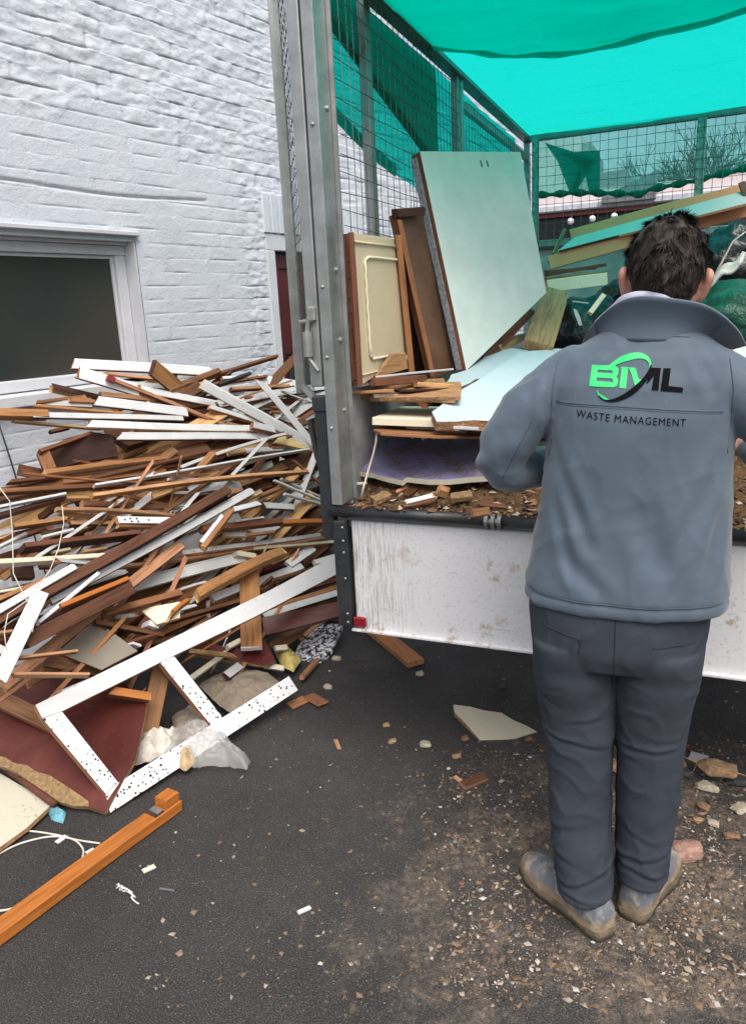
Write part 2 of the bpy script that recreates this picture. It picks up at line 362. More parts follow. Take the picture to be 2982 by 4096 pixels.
def house_parts():
    w0, w1, z0, z1 = WIN
    mb = MB()
    mb.box((w0, 0.002, z1-.0), (w1, .13, z1-.012)); mb.box((w1-.012, .004, z0+.02), (w1, .13, z1-.013)); mb.box((w0, .004, z0+.02), (w0+.012, .13, z1-.013))
    mb.build('window_reveal', WP, house)
    fr = MB()
    fr.box((w0+.013, .078, z1-.075), (w1-.013, .128, z1-.028), 0, .003); fr.box((w1-.075, .08, z0+.07), (w1-.014, .128, z1-.076), 0, .004)
    fr.box((w0+.014, .08, z0+.07), (w0+.075, .128, z1-.076), 0, .004); fr.box((w0+.014, .055, z0+.015), (w1-.014, .128, z0+.069), 0, .004)
    fr.box((w0+.013, .05, z1-.026), (w1-.013, .1, z1-.013), 0, .002); fr.box((w1-.092, .098, z0+.07), (w1-.0755, .127, z1-.0765), 0, .003); fr.box((w0+.08, .1, z1-.093), (w1-.093, .127, z1-.0765), 0, .003)
    win = fr.build('window', [WP], house)
    t = NT('obscured_dark_glass'); v = t.coord('Object'); n = t.noise(v, 1.2, 2, .5)
    col = t.ramp(n, [(.3, (.022, .03, .031)), (.6, (.055, .05, .038))]); t.bump(t.noise(v, 70, 2, .5), .35, .004)
    gm = t.fin(col, .33, 0, .4)
    mb = MB(); mb.box((w0+.06, .112, z0+.06), (w1-.06, .118, z1-.06)); mb.build('pane', gm, win)
    sill = MB(); sill.box((w0-.05, -.055, z0-.045), (w1-.25, .055, z0+.012), 0, .006); sill.build('sill', WP, win)
    mb = MB(); mb.box((w0-.04, -.03, z1+.012), (w1+.012, .0, z1+.035), 0, .004); mb.build('drip_mould', WP, win)
    d0, d1, _, dz = DOOR
    mb = MB(); mb.box((d0-.055, -.006, 0), (d0+.02, .1, dz), 0, .003); mb.box((d1-.02, -.006, 0), (d1+.055, .1, dz), 0, .003); mb.box((d0-.055, -.004, dz+.001), (d1+.055, .1, dz+.1), 0, .004)
    mb.build('door_frame', WP, house)
    dm = plain('maroon_door_paint', (.075, .012, .012), .35, 0, .3, 6)
    mb = MB(); mb.box((d0+.021, .055, .02), (d1-.021, .1, dz-.002)); 
    for a, b in ((.02, .1), (.42, .5), (.78, .87)): mb.box((d0+a, .04, .03), (d0+b, .0549, dz-.01), 0, .003)
    for a, b in ((.03, .22), (.85, .98), (1.3, 1.36), (1.85, 1.94)): mb.box((d0+.101, .042, a), (d0+.419, .0548, b), 0, .003); mb.box((d0+.501, .042, a), (d0+.779, .0548, b), 0, .003)
    door = mb.build('door', dm, house)
    mb = MB(); mb.box((d0+.13, .048, .99), (d0+.4, .052, 1.29)); mb.build('door_glass', gm, door)
    # soldier course over the door
    rnd = random.Random(3); mb = MB(); x = d0-.07
    while x < d1+.08:
        w = .072; mb.box((x, -.012-rnd.random()*.006, dz+.103), (x+w-.006, .02, dz+.335+rnd.random()*.012), 0, .006); x += w
    mb.build('door_arch', wall_mat_, house)
wall_mat_ = wall_mat(); house_parts()
# ================================================================ BACKGROUND
TA = R(23.3); tu = Vector((math.cos(TA), -math.sin(TA), 0)); tv = Vector((math.sin(TA), math.cos(TA), 0)); P0 = Vector((-.13, 2.35, 0))
def T(u, v, z): return P0+tu*u+tv*v+Vector((0, 0, z))
def tl(p): q = p-P0; return Vector((q.dot(tu), q.dot(tv), q.z))
def g3(x, y): return 1107+x*.3294, 166+y*.3294
def bgpoly(poly, v): return [tl(onpl(*g3(x, y), P0+tv*v, tv)) for x, y in poly]
pub = empty('shop_building', P0, -TA); tag(pub, 'pale pink building with red fascia seen through the front mesh', 'building')
V = 12.0
def bgslab(name, poly, v, depth, mat, parent):
    q = bgpoly(poly, v); n = len(q)
    vs = [(p.x, v, p.z) for p in q]+[(p.x, v+depth, p.z) for p in q]
    fs = [tuple(range(n)), tuple(range(2*n-1, n-1, -1))]+[(i, n+i, n+(i+1) % n, (i+1) % n) for i in range(n)]
    o = obj(name, vs, fs, mat, parent); fix_normals(o); return o
pink = plain('pale_pink_render', (.62, .55, .54), .8, 0, .08, 2); redf = plain('red_fascia', (.28, .07, .06), .6); slate = plain('slate', (.16, .165, .18), .7); drk = plain('dark_shopfront', (.012, .018, .022), .25)
def pubparts():
    # heights read from the photo, then built square: wall above, fascia, dark shopfront below
    q = bgpoly([(330, 790), (1400, 690), (385, 930), (385, 958), (1000, 880), (385, 900)], V)
    zt, zf, zfb = q[0].z, q[2].z, q[3].z; x0, x1 = q[0].x-.6, q[0].x+9
    m = MB(); m.box((x0, V, zf+.12), (x1, V+6, max(zt-.02, zf+.2))); m.build('wall', pink, pub)
    m = MB(); m.box((x0, V-.08, zfb), (x1, V+5.9, zf)); m.build('fascia', redf, pub)
    m = MB(); m.box((x0, V-.2, zf+.001), (x1, V+5.8, zf+.119), 0, .02); m.build('canopy_roof', plain('lead_flashing', (.5, .5, .54), .5), pub)
    m = MB(); m.box((x0+.01, V+.06, 0), (x1-.01, V+5.8, zfb-.001)); m.build('shopfront', drk, pub)
    # low annexe with sloping roof
    a = bgpoly([(680, 820), (1045, 760), (860, 780), (1045, 820)], V-.3)
    m = MB(); xx0, xx1 = a[0].x, a[1].x; zb = a[0].z
    m.add([(xx0, V-.3, zb-.1), (xx1, V-.3, zb-.1), (xx1, V-.3, zb+.32), (xx0, V-.3, zb), (xx0, V+.0, zb-.1), (xx1, V+.0, zb-.1), (xx1, V+.0, zb+.32), (xx0, V+.0, zb)], [(0, 1, 2, 3), (3, 2, 6, 7), (1, 5, 6, 2), (0, 3, 7, 4), (4, 7, 6, 5)])
    m.build('dormer', slate, pub)
    for k, (x, y) in enumerate(((472, 985), (618, 968), (765, 950))):
        p = bgpoly([(x, y)], V-.35)[0]; r = .055
        root = empty('globe_lamp', T(p.x, V-.35, p.z-r), -TA)
        tag(root, ['leftmost of three white globe lamps under the red fascia', 'middle of three white globe lamps under the red fascia', 'rightmost white globe lamp, half hidden by the cream frame'][k], 'lamp', 'globe lamps on the shopfront')
        m = MB(); m.loft([[(math.cos(a)*r*math.sin(b), math.sin(a)*r*math.sin(b), r-r*math.cos(b)) for a in [2*math.pi*i/16 for i in range(16)]] for b in [.05+3.04*i/10 for i in range(11)]])
        m.build('globe', plain('opal_globe', (.85, .85, .87), .3) if k == 0 else bpy.data.materials['opal_globe'], root, True)
        m = MB(); m.tube([(0, 0, r*2-.01), (0, .1, r*2+.05), (0, .36, r*2+.05)], .012); m.build('bracket', MAT['black'], root)
pubparts()
hb = empty('tall_building', P0, -TA); tag(hb, 'tall pale building with stepped chimneys behind the shop', 'building')
def tall():
    cr_ = plain('pale_cream_render', (.5, .52, .5), .8, 0, .08, 1)
    bgslab('wall', [(250, 360), (520, 330), (530, 440), (545, 470), (545, 800), (250, 800)], 15, 3, cr_, hb)
    gm = plain('grey_green_render', (.2, .26, .25), .8)
    bgslab('chimney', [(546, 465), (616, 458), (616, 535), (655, 530), (655, 800), (546, 800)], 14.6, 1, gm, hb)
    bgslab('roof', [(656, 660), (850, 632), (850, 670), (950, 720), (950, 800), (656, 800)], 14.2, 1.5, slate, hb)
tall()
def bare_tree(base, H, seed, label, lean=0.):
    rnd = random.Random(seed); root = empty('bare_tree', base); tag(root, label, 'tree', 'bare trees behind the shop')
    tr, cw = MB(), MB()
    def grow(p, d, L, r, lev):
        pts = [p]; q = p; dd = d
        for k in range(3):
            dd = (dd+Vector((rnd.gauss(0, .13), rnd.gauss(0, .13), rnd.gauss(.03, .08)))).normalized(); q = q+dd*L/3; pts.append(q)
        (tr if lev == 0 else cw).tube(pts, [r, r*.88, r*.78, r*.66], 6 if lev < 2 else 3)
        if lev >= 6: return
        nb = (5 if lev == 0 else 3 if lev < 5 else 4)
        for k in range(nb):
            a = rnd.uniform(0, 6.28); sp = rnd.uniform(.35, .85)
            ax = dd.orthogonal().normalized(); ax.rotate(Matrix.Rotation(a, 3, dd))
            nd = (dd*math.cos(sp)+ax*math.sin(sp)+Vector((0, 0, .12))).normalized()
            st = pts[rnd.choice((2, 3, 3))] if lev else pts[3]
            grow(st, nd, L*rnd.uniform(.62, .82), max(.006, r*.6), lev+1)
    grow(Vector((0, 0, 0)), Vector((lean, 0, 1)).normalized(), H*.3, .14, 0)
    bk = plain('tree_bark', (.07, .055, .045), .9)
    tr.build('trunk', bk, root); cw.build('crown', bk, root)
b_ = onpl(1600, 560, P0+tv*17, tv); bare_tree(Vector((b_.x, b_.y, 0)), 5.6, 5, 'bare winter tree with dense twigs right of the shop')
b_ = onpl(1500, 560, P0+tv*21, tv); bare_tree(Vector((b_.x, b_.y, 0)), 5.6, 8, 'smaller bare winter tree standing further left behind the shop')
# ================================================================ TRUCK
truck = empty('tipper_truck', P0, -TA)
tag(truck, 'caged tipper truck with open back, white tailgate lowered below a loaded bed', 'truck')
BW, BL, BZ = 2.05, 3.02, .93
def tail_mat():
    t = NT('scuffed_white_tailgate'); v = t.coord('Object'); st = t.noise(t.coord('Object', (150, 1, 7)), 1.0, 5, .75); n = t.noise(v, 11, 6, .75); n2 = t.noise(v, 5, 3, .6); fine = t.noise(v, 90, 3, .7)
    g = t.n('SeparateXYZ'); t.link(v, g.inputs[0])
    left = t.ramp(g.outputs[0], [(.02, .9), (.12, 1), (.21, .55), (.27, .06), (.4, .0)])
    streak = t.math('MULTIPLY', t.ramp(st, [(.5, 0), (.62, 1)]), left)
    col = t.mix(t.math('MULTIPLY', streak, .85), (.64, .64, .65), (.16, .12, .1))
    rust = t.math('MULTIPLY', t.ramp(n, [(.55, 0), (.64, 1)]), t.ramp(n2, [(.47, 0), (.58, 1)]))
    col = t.mix(t.math('MULTIPLY', rust, .75), col, (.32, .2, .09))
    col = t.mix(t.math('MULTIPLY', t.ramp(fine, [(.57, 0), (.68, 1)]), .55), col, (.4, .36, .33))
    sc1 = t.noise(t.coord('Object', (6, 1, 160)), 1, 2, .5); sc2 = t.n('Mapping')
    col = t.mix(t.math('MULTIPLY', t.ramp(sc1, [(.68, 0), (.7, 1)]), .4), col, (.35, .33, .33))
    t.bump(n, .08, .003); return t.fin(col, .42, 0, .4)
def bolt(mb, p, ax, r=.007, h=.005):
    p = Vector(p); ax = Vector(ax).normalized(); ref = ax.orthogonal().normalized(); b = ax.cross(ref)
    rings = []
    for k, (rr, hh) in enumerate(((r, 0), (r, h*.6), (r*.6, h), (.0005, h*1.15))):
        rings.append([tuple(p+ax*hh+(ref*math.cos(a)+b*math.sin(a))*rr) for a in [2*math.pi*i/8 for i in range(8)]])
    mb.loft(rings)
def wiremesh(mb, fn, a0, a1, b0, b1, step=.05, r=.0017, jit=.0, seed=1):
    """square weld mesh of crossing wires; fn maps (a, b, out) to a truck point"""
    rnd = random.Random(seed)
    def wig(k): return jit*math.sin(k*1.7)
    na = int((a1-a0)/step); nb = int((b1-b0)/step)
    for i in range(na+1):
        a = a0+i*(a1-a0)/na; mb.tube([fn(a+wig(i*3.1), b0, 0), fn(a+wig(i), (b0+b1)/2, jit*2*math.sin(i*.7)), fn(a+wig(i*2.2), b1, 0)], r, 4)
    for i in range(nb+1):
        b = b0+i*(b1-b0)/nb; k = max(2, int((a1-a0)/.25)); mb.tube([fn(a0+(a1-a0)*j/k, b+wig(i*1.3+j), .0034+jit*2*math.sin(i+j*.9)) for j in range(k+1)], r, 4)
def build_truck():
    m = MB(); m.box((.035, .03, .87), (BW-.035, BL, BZ)); m.build('bed_floor', MAT['metal_d'], truck)
    m = MB(); m.box((.05, .02, .515), (1.99, .045, .893), 0, .004); m.box((.04, .0, .512), (2.0, .02, .5195), 0, .001)
    tg = m.build('tailgate', tail_mat(), truck)
    m = MB(); m.box((1.992, -.003, .527), (2.04, .044, .895), 0, .003); m.build('tailgate_edge', MAT['black'], truck)
    m = MB(); m.box((-.006, -.003, .527), (.041, .044, .895), 0, .003)
    te = m.build('tailgate_edge', MAT['black'], truck)
    for z in (.545, .575, .7, .79, .83, .875): m = MB(); bolt(m, (.03, -.003, z), (0, -1, 0), .0045, .004); m.build('rivet', MAT['metal'], te)
    m = MB(); m.box((.045, .004, .527), (.088, .0185, .561), 0, .003); 
    t = NT('red_reflector'); v = t.coord('Object'); t.bump(t.voro(v, 160), .5, .003); rm = t.fin((.22, .008, .014), .25); m.build('reflector', rm, truck)
    m = MB(); m.box((.25, .027, .9025), (.42, .034, .917)); m.build('red_reflection', plain('reflected_red', (.07, .012, .014), .5), truck)  # dark red colour stands in for a red light's reflection
    m = MB()
    for a, b in ((-.02, .5), (.545, 1.05), (1.07, 1.6), (1.62, 2.07)): m.tube([(a, .012, .927), (b, .012, .927)], .019, 14)
    m.build('hinge_tube', MAT['black'], truck, True)
    m = MB()
    for a in (.5, .52, .54): m.tube([(a, .012, .923), (a+.011, .012, .923)], .023, 14)
    m.tube([(.47, .012, .922), (.58, .012, .922)], .011, 10)
    m.build('hinge_knuckle', MAT['metal_d'], truck)
    m = MB(); m.box((-.0, .047, .80), (BW, .12, .868)); m.box((.03, .05, .9), (BW-.03, .06, .929)); m.build('rear_beam', MAT['dark'], truck)
    for u in (.012, BW-.03):
        m = MB(); m.box((u, .085, BZ+.001), (u+.018, BL, 1.325), 0, .003); m.build('side_board', MAT['grey'], truck)
    m = MB(); m.box((.03, BL+.001, BZ), (BW-.03, BL+.03, 1.88)); m.build('headboard', MAT['grey'], truck)
    # rear corner post: folded channel with bolts
    for u0, s in ((-.004, 1), (BW+.004, -1)):
        m = MB(); m.box((u0, .0, .95), (u0+s*.036, .004, 2.62), 0, .001); m.box((u0+s*.032, .0045, .95), (u0+s*.036, .092, 2.62), 0, .001); m.box((u0, .0045, .95), (u0+s*.004, .06, 2.62), 0, .001)
        m.box((u0+s*.0365, .0885, .95), (u0+s*.052, .092, 2.62), 0, .001)
        cp = m.build('cage_post', MAT['metal'], truck)
        for z in (1.25, 1.47, 1.68, 2.13):
            m = MB(); bolt(m, (u0+s*.036, .06, z), (s, 0, 0), .009, .007); m.build('bolt', MAT['metal'], cp)
            m = MB(); bolt(m, (u0+s*.016, .0, z-.05), (0, -1, 0), .006, .006); m.build('bolt', MAT['metal'], cp)
    # hinge stile of the mesh door swung open past the side, and its outer stile
    m = MB(); m.box((-.052, .0, 1.33), (-.012, .035, 2.6), 0, .003); m.build('gate_post', MAT['metal'], truck)
    gate = MB(); 
    def gp(a, b, o): return Vector((-.055-.229*a+o*.8, .03+.36*a+o*.55, b))
    gm = MB()
    p0, p1, nn = gp(.93, 0, -.03), gp(1.04, 0, -.03), Vector((.82, .57, 0))*.036
    rg = lambda z: [tuple(Vector((q.x, q.y, z))) for q in (p0, p1, p1+nn, p0+nn)]
    gm.loft([rg(1.27), rg(2.62)]); gm.build('gate_stile', MAT['metal'], truck); fix_normals(COL.objects[-1])
    for z in (1.29, 2.6): m = MB(); m.tube([gp(0, z, 0), gp(.93, z, 0)], .014, 4); m.build('gate_rail', MAT['metal'], truck)
    m = MB()
    for i in range(8): a = i/8; m.tube([gp(a, 1.29, 0), gp(a, 2.6, 0)], .0017, 4)
    for i in range(27): b = 1.29+i*.05; m.tube([gp(0, b, .003), gp(.93, b, .003)], .0017, 4)
    m.build('gate_mesh', MAT['wire'], truck)
    # latch on the post
    m = MB(); m.tube([(-.045, -.012, 1.425), (-.045, -.012, 1.5)], .016, 12); m.tube([(-.045, -.012, 1.5), (-.038, -.012, 1.54), (-.03, -.012, 1.56)], .007, 8); m.tube([(-.07, -.012, 1.53), (-.02, -.012, 1.535)], .006, 8); m.box((-.04, -.02, 1.53), (-.012, -.001, 1.575), 0, .005); m.tube([(-.045, -.012, 1.42), (-.02, -.004, 1.38)], .006, 8)
    m.build('latch', MAT['metal'], truck)
    # black drop-side pillar and its strut
    m = MB(); m.box((-.052, .01, .83), (-.008, .05, 1.285), 0, .004); m.box((-.056, .005, 1.25), (-.004, .055, 1.30), 0, .004); m.build('side_pillar', MAT['black'], truck)
    m = MB(); m.tube([(-.03, .03, 1.02), (-.062, .035, 1.1), (-.085, .04, 1.22)], [.014, .012, .01], 6); m.build('pillar_strut', MAT['black'], truck)
    # cage: rails, side panels, front panel
    m = MB()
    for u0, s in ((.0, 1), (BW, -1)):
        m.box((u0, .09, 2.535), (u0+s*.04, BL+.03, 2.575), 0, .002); m.box((u0+s*.041, .09, 2.535), (u0+s*.06, BL, 2.54))
    m.box((.041, BL-.01, 2.54), (BW-.041, BL+.03, 2.575), 0, .002); m.build('top_rail', MAT['metal_d'], truck)
    for u0, s in ((.012, 1), (BW-.012, -1)):
        [MB().box((u0, v0, z), (u0+s*.03, v1, z+.035), 0, .002).build('side_rail', MAT['metal'], truck) for v0, v1, z in ((1.5, BL-.041, 2.42), (1.5, BL-.041, 1.33), (.09, 1.399, 1.33))]
        for v in (1.4, 1.46, BL-.04): m = MB(); m.box((u0-.004, v, 1.33), (u0+s*.03, v+.035, 2.533), 0, .003); m.build('side_post', MAT['metal'], truck)
        m = MB(); m.box((u0-s*.045, .47, .9), (u0-s*.015, .52, 2.55), 0, .003); m.build('outer_strut', MAT['metal'], truck)
        m = MB(); wiremesh(m, lambda a, b, o: Vector((u0+s*.036+s*o, a, b)), .09, 1.4, 1.34, 2.53, .05, .0017, .004, 3); wiremesh(m, lambda a, b, o: Vector((u0+s*.036+s*o, a, b)), 1.5, BL-.04, 1.34, 2.45, .05, .0017, .003, 4)
        m.build('side_mesh', MAT['wire'], truck)
    gg = plain('grey_green_painted_steel', (.22, .27, .25), .6, .2, .4, 30, .4)
    for a, b in ((.06, .1), (1.01, 1.06), (BW-.1, BW-.06)):
        m = MB(); m.box((a, BL-.045, 1.88), (b, BL-.01, 2.538), 0, .003)
        for k in range(13): m.tube([(a+.006, BL-.046, 1.92+k*.05), (a+.016, BL-.046, 1.922+k*.05)], .006, 5)
        m.build('front_post', gg, truck)
    m = MB(); m.box((.101, BL-.04, 1.9), (1.009, BL-.012, 1.94), 0, .003); m.build('front_rail', gg, truck); m = MB(); m.box((1.061, BL-.04, 1.9), (BW-.101, BL-.012, 1.94), 0, .003); m.build('front_rail', gg, truck)
    m = MB(); wiremesh(m, lambda a, b, o: Vector((a, BL-.048-o, b)), .1, BW-.1, 1.93, 2.54, .0525, .0018, .0025, 9); m.build('front_mesh', MAT['wire'], truck)
    # running gear
    m = MB()
    for u in (.6, 1.4): m.box((u, .13, .68), (u+.08, BL+2.2, .868))
    for v in (.5, 1.4, 2.4): m.box((.1, v, .8), (BW-.1, v+.08, .8685))
    m.build('chassis', MAT['dark'], truck)
    for u in (.22, BW-.22-.22):
        for v in (2.35,):
            w = empty('wheel', (u, v, .36)); w.parent = truck
            m = MB(); m.tube([(0, 0, 0), (.03, 0, 0), (.19, 0, 0), (.22, 0, 0)], [.33, .36, .36, .33], 28); m.build('tyre', MAT['rubber'], w)
            m = MB(); m.tube([(-.004, 0, 0), (.224, 0, 0)], .2, 20); m.build('rim', MAT['metal_d'], w)
    m = MB(); m.tube([(.3, 2.35, .36), (BW-.3, 2.35, .36)], .05, 10); m.build('axle', MAT['dark'], truck)
build_truck()
# ================================================================ NETTING
def net_mat(name, c, tr, tcol, sheen=.3):
    t = NT(name); nt = t.t; nt.nodes.remove(t.b)
    tp = t.n('BsdfTransparent'); tp.inputs[0].default_value = (*tcol, 1); tl_ = t.n('BsdfTranslucent'); tl_.inputs[0].default_value = (*c, 1); df = t.n('BsdfDiffuse'); df.inputs[0].default_value = (*[x*.8 for x in c], 1)
    mx = t.n('MixShader'); mx.inputs[0].default_value = .4; t.link(tl_.outputs[0], mx.inputs[1]); t.link(df.outputs[0], mx.inputs[2])
    v = t.coord('Object'); w = t.n('TexWave'); w.wave_type = 'BANDS'; w.bands_direction = 'Y'; t.link(v, w.inputs[0]); w.inputs['Scale'].default_value = 60; w.inputs['Distortion'].default_value = .6
    n = t.noise(v, 40, 4, .7); n2 = t.noise(t.coord('Object', (1, 1, 1)), 3, 3, .6)
    f = t.math('ADD', t.math('MULTIPLY', t.math('ADD', n, n2), .22), tr-.22); f = t.math('ADD', f, t.math('MULTIPLY', w.outputs['Fac'], .06), True)
    m2 = t.n('MixShader'); t.link(f, m2.inputs[0]); t.link(mx.outputs[0], m2.inputs[1]); t.link(tp.outputs[0], m2.inputs[2]); t.link(m2.outputs[0], t.out.inputs[0])
    return t.m
NETC = (.0, .46, .36)
net_roof = net_mat('bright_green_net', (.0, .74, .60), .40, (.04, .93, .80)); net_side = net_mat('green_net', (.0, .5, .41), .38, (.02, .85, .72)); net_dbl = net_mat('doubled_green_net', (.0, .3, .22), .10, (.0, .5, .4)); net_front = net_mat('thin_green_net', (.05, .55, .47), .62, (.5, .98, .92))
def sheet(name, fn, na, nb, mat, root=None, sol=0.0):
    vs = [fn(i/na, j/nb) for j in range(nb+1) for i in range(na+1)]
    fs = [(j*(na+1)+i, j*(na+1)+i+1, (j+1)*(na+1)+i+1, (j+1)*(na+1)+i) for j in range(nb) for i in range(na)]
    o = obj(name, vs, fs, mat, root, None, True); return o
def nz(x, y, z=0., o=3): return noise.fractal(Vector((x, y, z)), 1., 2., o)
def lin(x, pts):
    for (a, b), (c, d) in zip(pts, pts[1:]):
        if x <= c: return b+(d-b)*max(0, (x-a))/(c-a)
    return pts[-1][1]
def nets():
    # taut roof sheet; unseen right third left open to admit white light
    r1 = empty('roof_net', P0, -TA); tag(r1, 'bright turquoise net stretched flat over the front of the cage roof', 'netting')
    sheet('net_sheet', lambda a, b: (-.01+a*1.37, .26+b*(BL-.22), 2.582+.006*nz(a*4, b*6)-.02*math.sin(math.pi*a)), 40, 50, net_roof, r1)
    slit = MB()
    for (u0, v0, u1, v1) in ((.42, 2.0, .72, 1.98), (.8, 1.96, 1.25, 1.9), (.35, 2.5, .55, 2.49), (.62, 2.47, .8, 2.45)):
        slit.add([(u0, v0, 2.551), (u1, v1, 2.551), (u1, v1+.018, 2.551), ((u0+u1)/2, (v0+v1)/2+.03, 2.551)], [(0, 1, 2, 3)])
    slit.build('thin_slit', net_mat('worn_thin_net', (.3, .8, .75), .75, (.55, 1, .97)), r1)
    # loose second sheet rolled back under the rear half, sagging; right opened for light
    r2 = empty('loose_net', P0, -TA); tag(r2, 'duller doubled net sagging in creases over the back of the cage roof', 'netting')
    def f2(a, b):
        u = -.01+a*1.37; edge = lin(u, [(-.01, .98), (.29, 1.12), (.62, 1.2), (1.2, 1.19), (2.1, 1.1)])
        v = .12+b*(edge-.12)
        sag = .07*math.sin(math.pi*min(1, a*1.05))*(.35+.65*b)
        cre = .022*nz(u*2.2+b*1.5, v*5.5, 4.)+.05*abs(nz(u*1.2-v*1.6, v*2.6, 8., 2))
        return (u, v, 2.555-sag-cre*(.4+.6*math.sin(math.pi*a)))
    sheet('net_sheet', f2, 70, 60, net_mat('doubled_roof_net', (.0, .58, .48), .2, (.0, .8, .68)), r2)
    def f2h(a, b):
        x, y, z = f2(a, .965+.04*b); return (x, y, z-.003-.006*b)
    sheet('hem', f2h, 70, 3, net_mat('roof_net_hem', (.0, .42, .34), .1, (0, .6, .5)), r2)
    # side net outside the left mesh
    r3 = empty('side_net', P0, -TA); tag(r3, 'green net hung outside the left mesh side with a slanting lower edge', 'netting')
    low = [(.1, 2.36), (.163, 2.286), (.319, 2.168), (.631, 2.102), (.845, 2.07), (1.1, 2.05), (3.05, 1.95)]
    def fs_(a, b):
        v = .1+a*(BL-.1); z = 2.57+(lin(v, low)-2.57)*b
        return (-.052-.012*nz(v*3, z*4, 1.)-.015*b, v, z)
    sheet('net_sheet', fs_, 90, 24, net_side, r3)
    def fh(a, b):
        v = .1+a*.8; z = lin(v, low); return (-.075, v, z+.05*(1-b)+.004*nz(v*9, 0))
    sheet('hem', fh, 40, 2, net_dbl, r3)
    r4 = empty('folded_net', P0, -TA); tag(r4, 'darker folded flap of net hanging behind the left mesh side', 'netting')
    def fd(a, b):
        v = .2+a*1.16; zl = lin(v, [(.2, 2.44), (.5, 2.36), (1.0, 2.235), (1.3, 2.15), (1.36, 2.14)]); z = 2.56+(zl-2.56)*b
        return (-.042-.006*nz(v*4, z*5, 3.), v, z)
    sheet('net_sheet', fd, 50, 16, net_dbl, r4)
    def fdh(a, b):
        v = .2+a*1.16; zl = lin(v, [(.2, 2.44), (.5, 2.36), (1.0, 2.235), (1.3, 2.15), (1.36, 2.14)]); return (-.049, v, zl+.045*(1-b))
    sheet('hem', fdh, 40, 2, net_mat('net_hem_dark', (0, .16, .12), .04, (0, .4, .3)), r4)
    # front net behind the front mesh, unseen right end cut away for light
    r5 = empty('front_net', P0, -TA); tag(r5, 'thin green net strip across the front mesh with a rolled hem', 'netting')
    lowf = [(.08, 2.225), (.33, 2.215), (.667, 2.175), (.7, 2.165), (.76, 2.19), (1.03, 2.215), (1.28, 2.255), (2.0, 2.3)]
    def ff(a, b):
        u = .08+a*1.45; zl = lin(u, lowf); return (u, BL+.035+.01*nz(u*4, b*2), 2.555+(zl-2.555)*b)
    sheet('net_sheet', ff, 60, 10, net_front, r5)
    m = MB(); m.tube([(.08+1.45*k/60, BL+.045, lin(.08+1.45*k/60, lowf)+.004*nz(k*.4, 0)) for k in range(61)], [.018+.008*math.sin(k*1.3) for k in range(61)], 8); m.build('rolled_hem', net_mat('rolled_net', (0, .3, .2), .05, (0, .5, .4)), r5, True)
    m = MB(); q = [(.12, 2.535), (.3, 2.46), (.46, 2.45), (.465, 2.2), (.4, 2.21), (.36, 2.38), (.33, 2.22), (.28, 2.22), (.2, 2.42)]
    m.add([(u, BL+.06, z) for u, z in q], [tuple(range(len(q)))]); m.build('doubled_fold', net_dbl, r5)
    m = MB(); q = [(.22, 2.475), (.44, 2.4), (.3, 2.2), (.27, 2.22), (.345, 2.36)]
    m.add([(u, BL+.068, z) for u, z in q], [tuple(range(len(q)))]); m.build('doubled_fold', net_dbl, r5)
nets()
# ================================================================ LOAD IN THE TRUCK
def q_(x, y): return (1350+x/1.8344)/US, (550+y/1.8344)/US
def s_(x, y): return (1200+x/2.3586)/US, (1200+y/2.3586)/US
def PV(p, v): return onpl(p[0], p[1], P0+tv*v, tv)
def plane3(a, b, c): n = (b-a).cross(c-a).normalized(); return a, n
def pslab(name, cv, poly, pl, t, mats, label, cat, parent=None, group=None, **kw):
    o = slab(name, [cv(*p) for p in poly], pl[0], pl[1], t, mats, parent, **kw)
    if label: tag(o, label, cat, group)
    return o
def px_plank(name, cv, a, b, w, va, vb, t, front, side, label, cat='plank', nrm=None, group=None, **kw):
    pa, pb = PV(cv(*a), va), PV(cv(*b), vb); mid = (pa+pb)/2
    sc_ = 2.3586 if cv is s_ else 1.8344 if cv is q_ else 1.681
    wm = w/sc_/F*(mid-CAM).dot(fwd); n = nrm if nrm is not None else (CAM-mid).normalized()
    o = plank(name, pa, pb, wm, t, n, front, side, **kw)
    if label: tag(o, label, cat, group)
    return o
mint = paint('pale_mint_gloss', (.66, .70, .65), .18, dirt=.12, mott=.3); blue = paint('pale_blue_board', (.5, .6, .655), .55, dirt=.2, mott=.15)
cream = paint('yellowed_cream_gloss', (.6, .5, .33), .32, dirt=.15, mott=.2); creamw = paint('cream_board', (.7, .65, .5), .5, dirt=.3)
gold = paint('dull_tan_paint', (.64, .31, .15), .5, dirt=.3, mott=.3); purple = None
def mk_purple():
    t = NT('purple_board'); v = t.coord('Object'); n = t.noise(v, 9, 6, .75); n2 = t.noise(v, 70, 4, .8)
    m = t.math('MULTIPLY', t.ramp(n, [(.44, 0), (.6, 1)]), t.ramp(n2, [(.38, 0), (.56, 1)]))
    col = t.mix(m, (.21, .2, .35), (.2, .135, .08)); t.bump(t.math('MULTIPLY', m, n2), .8, .01); return t.fin(col, .7, 0, .3)
purple = mk_purple()
torn = plain('torn_board_core', (.3, .17, .085), .9, 0, .5, 30, .9, .01); honey = plain('grey_honeycomb_core', (.3, .31, .34), .8, 0, .6, 90, 1., .004)
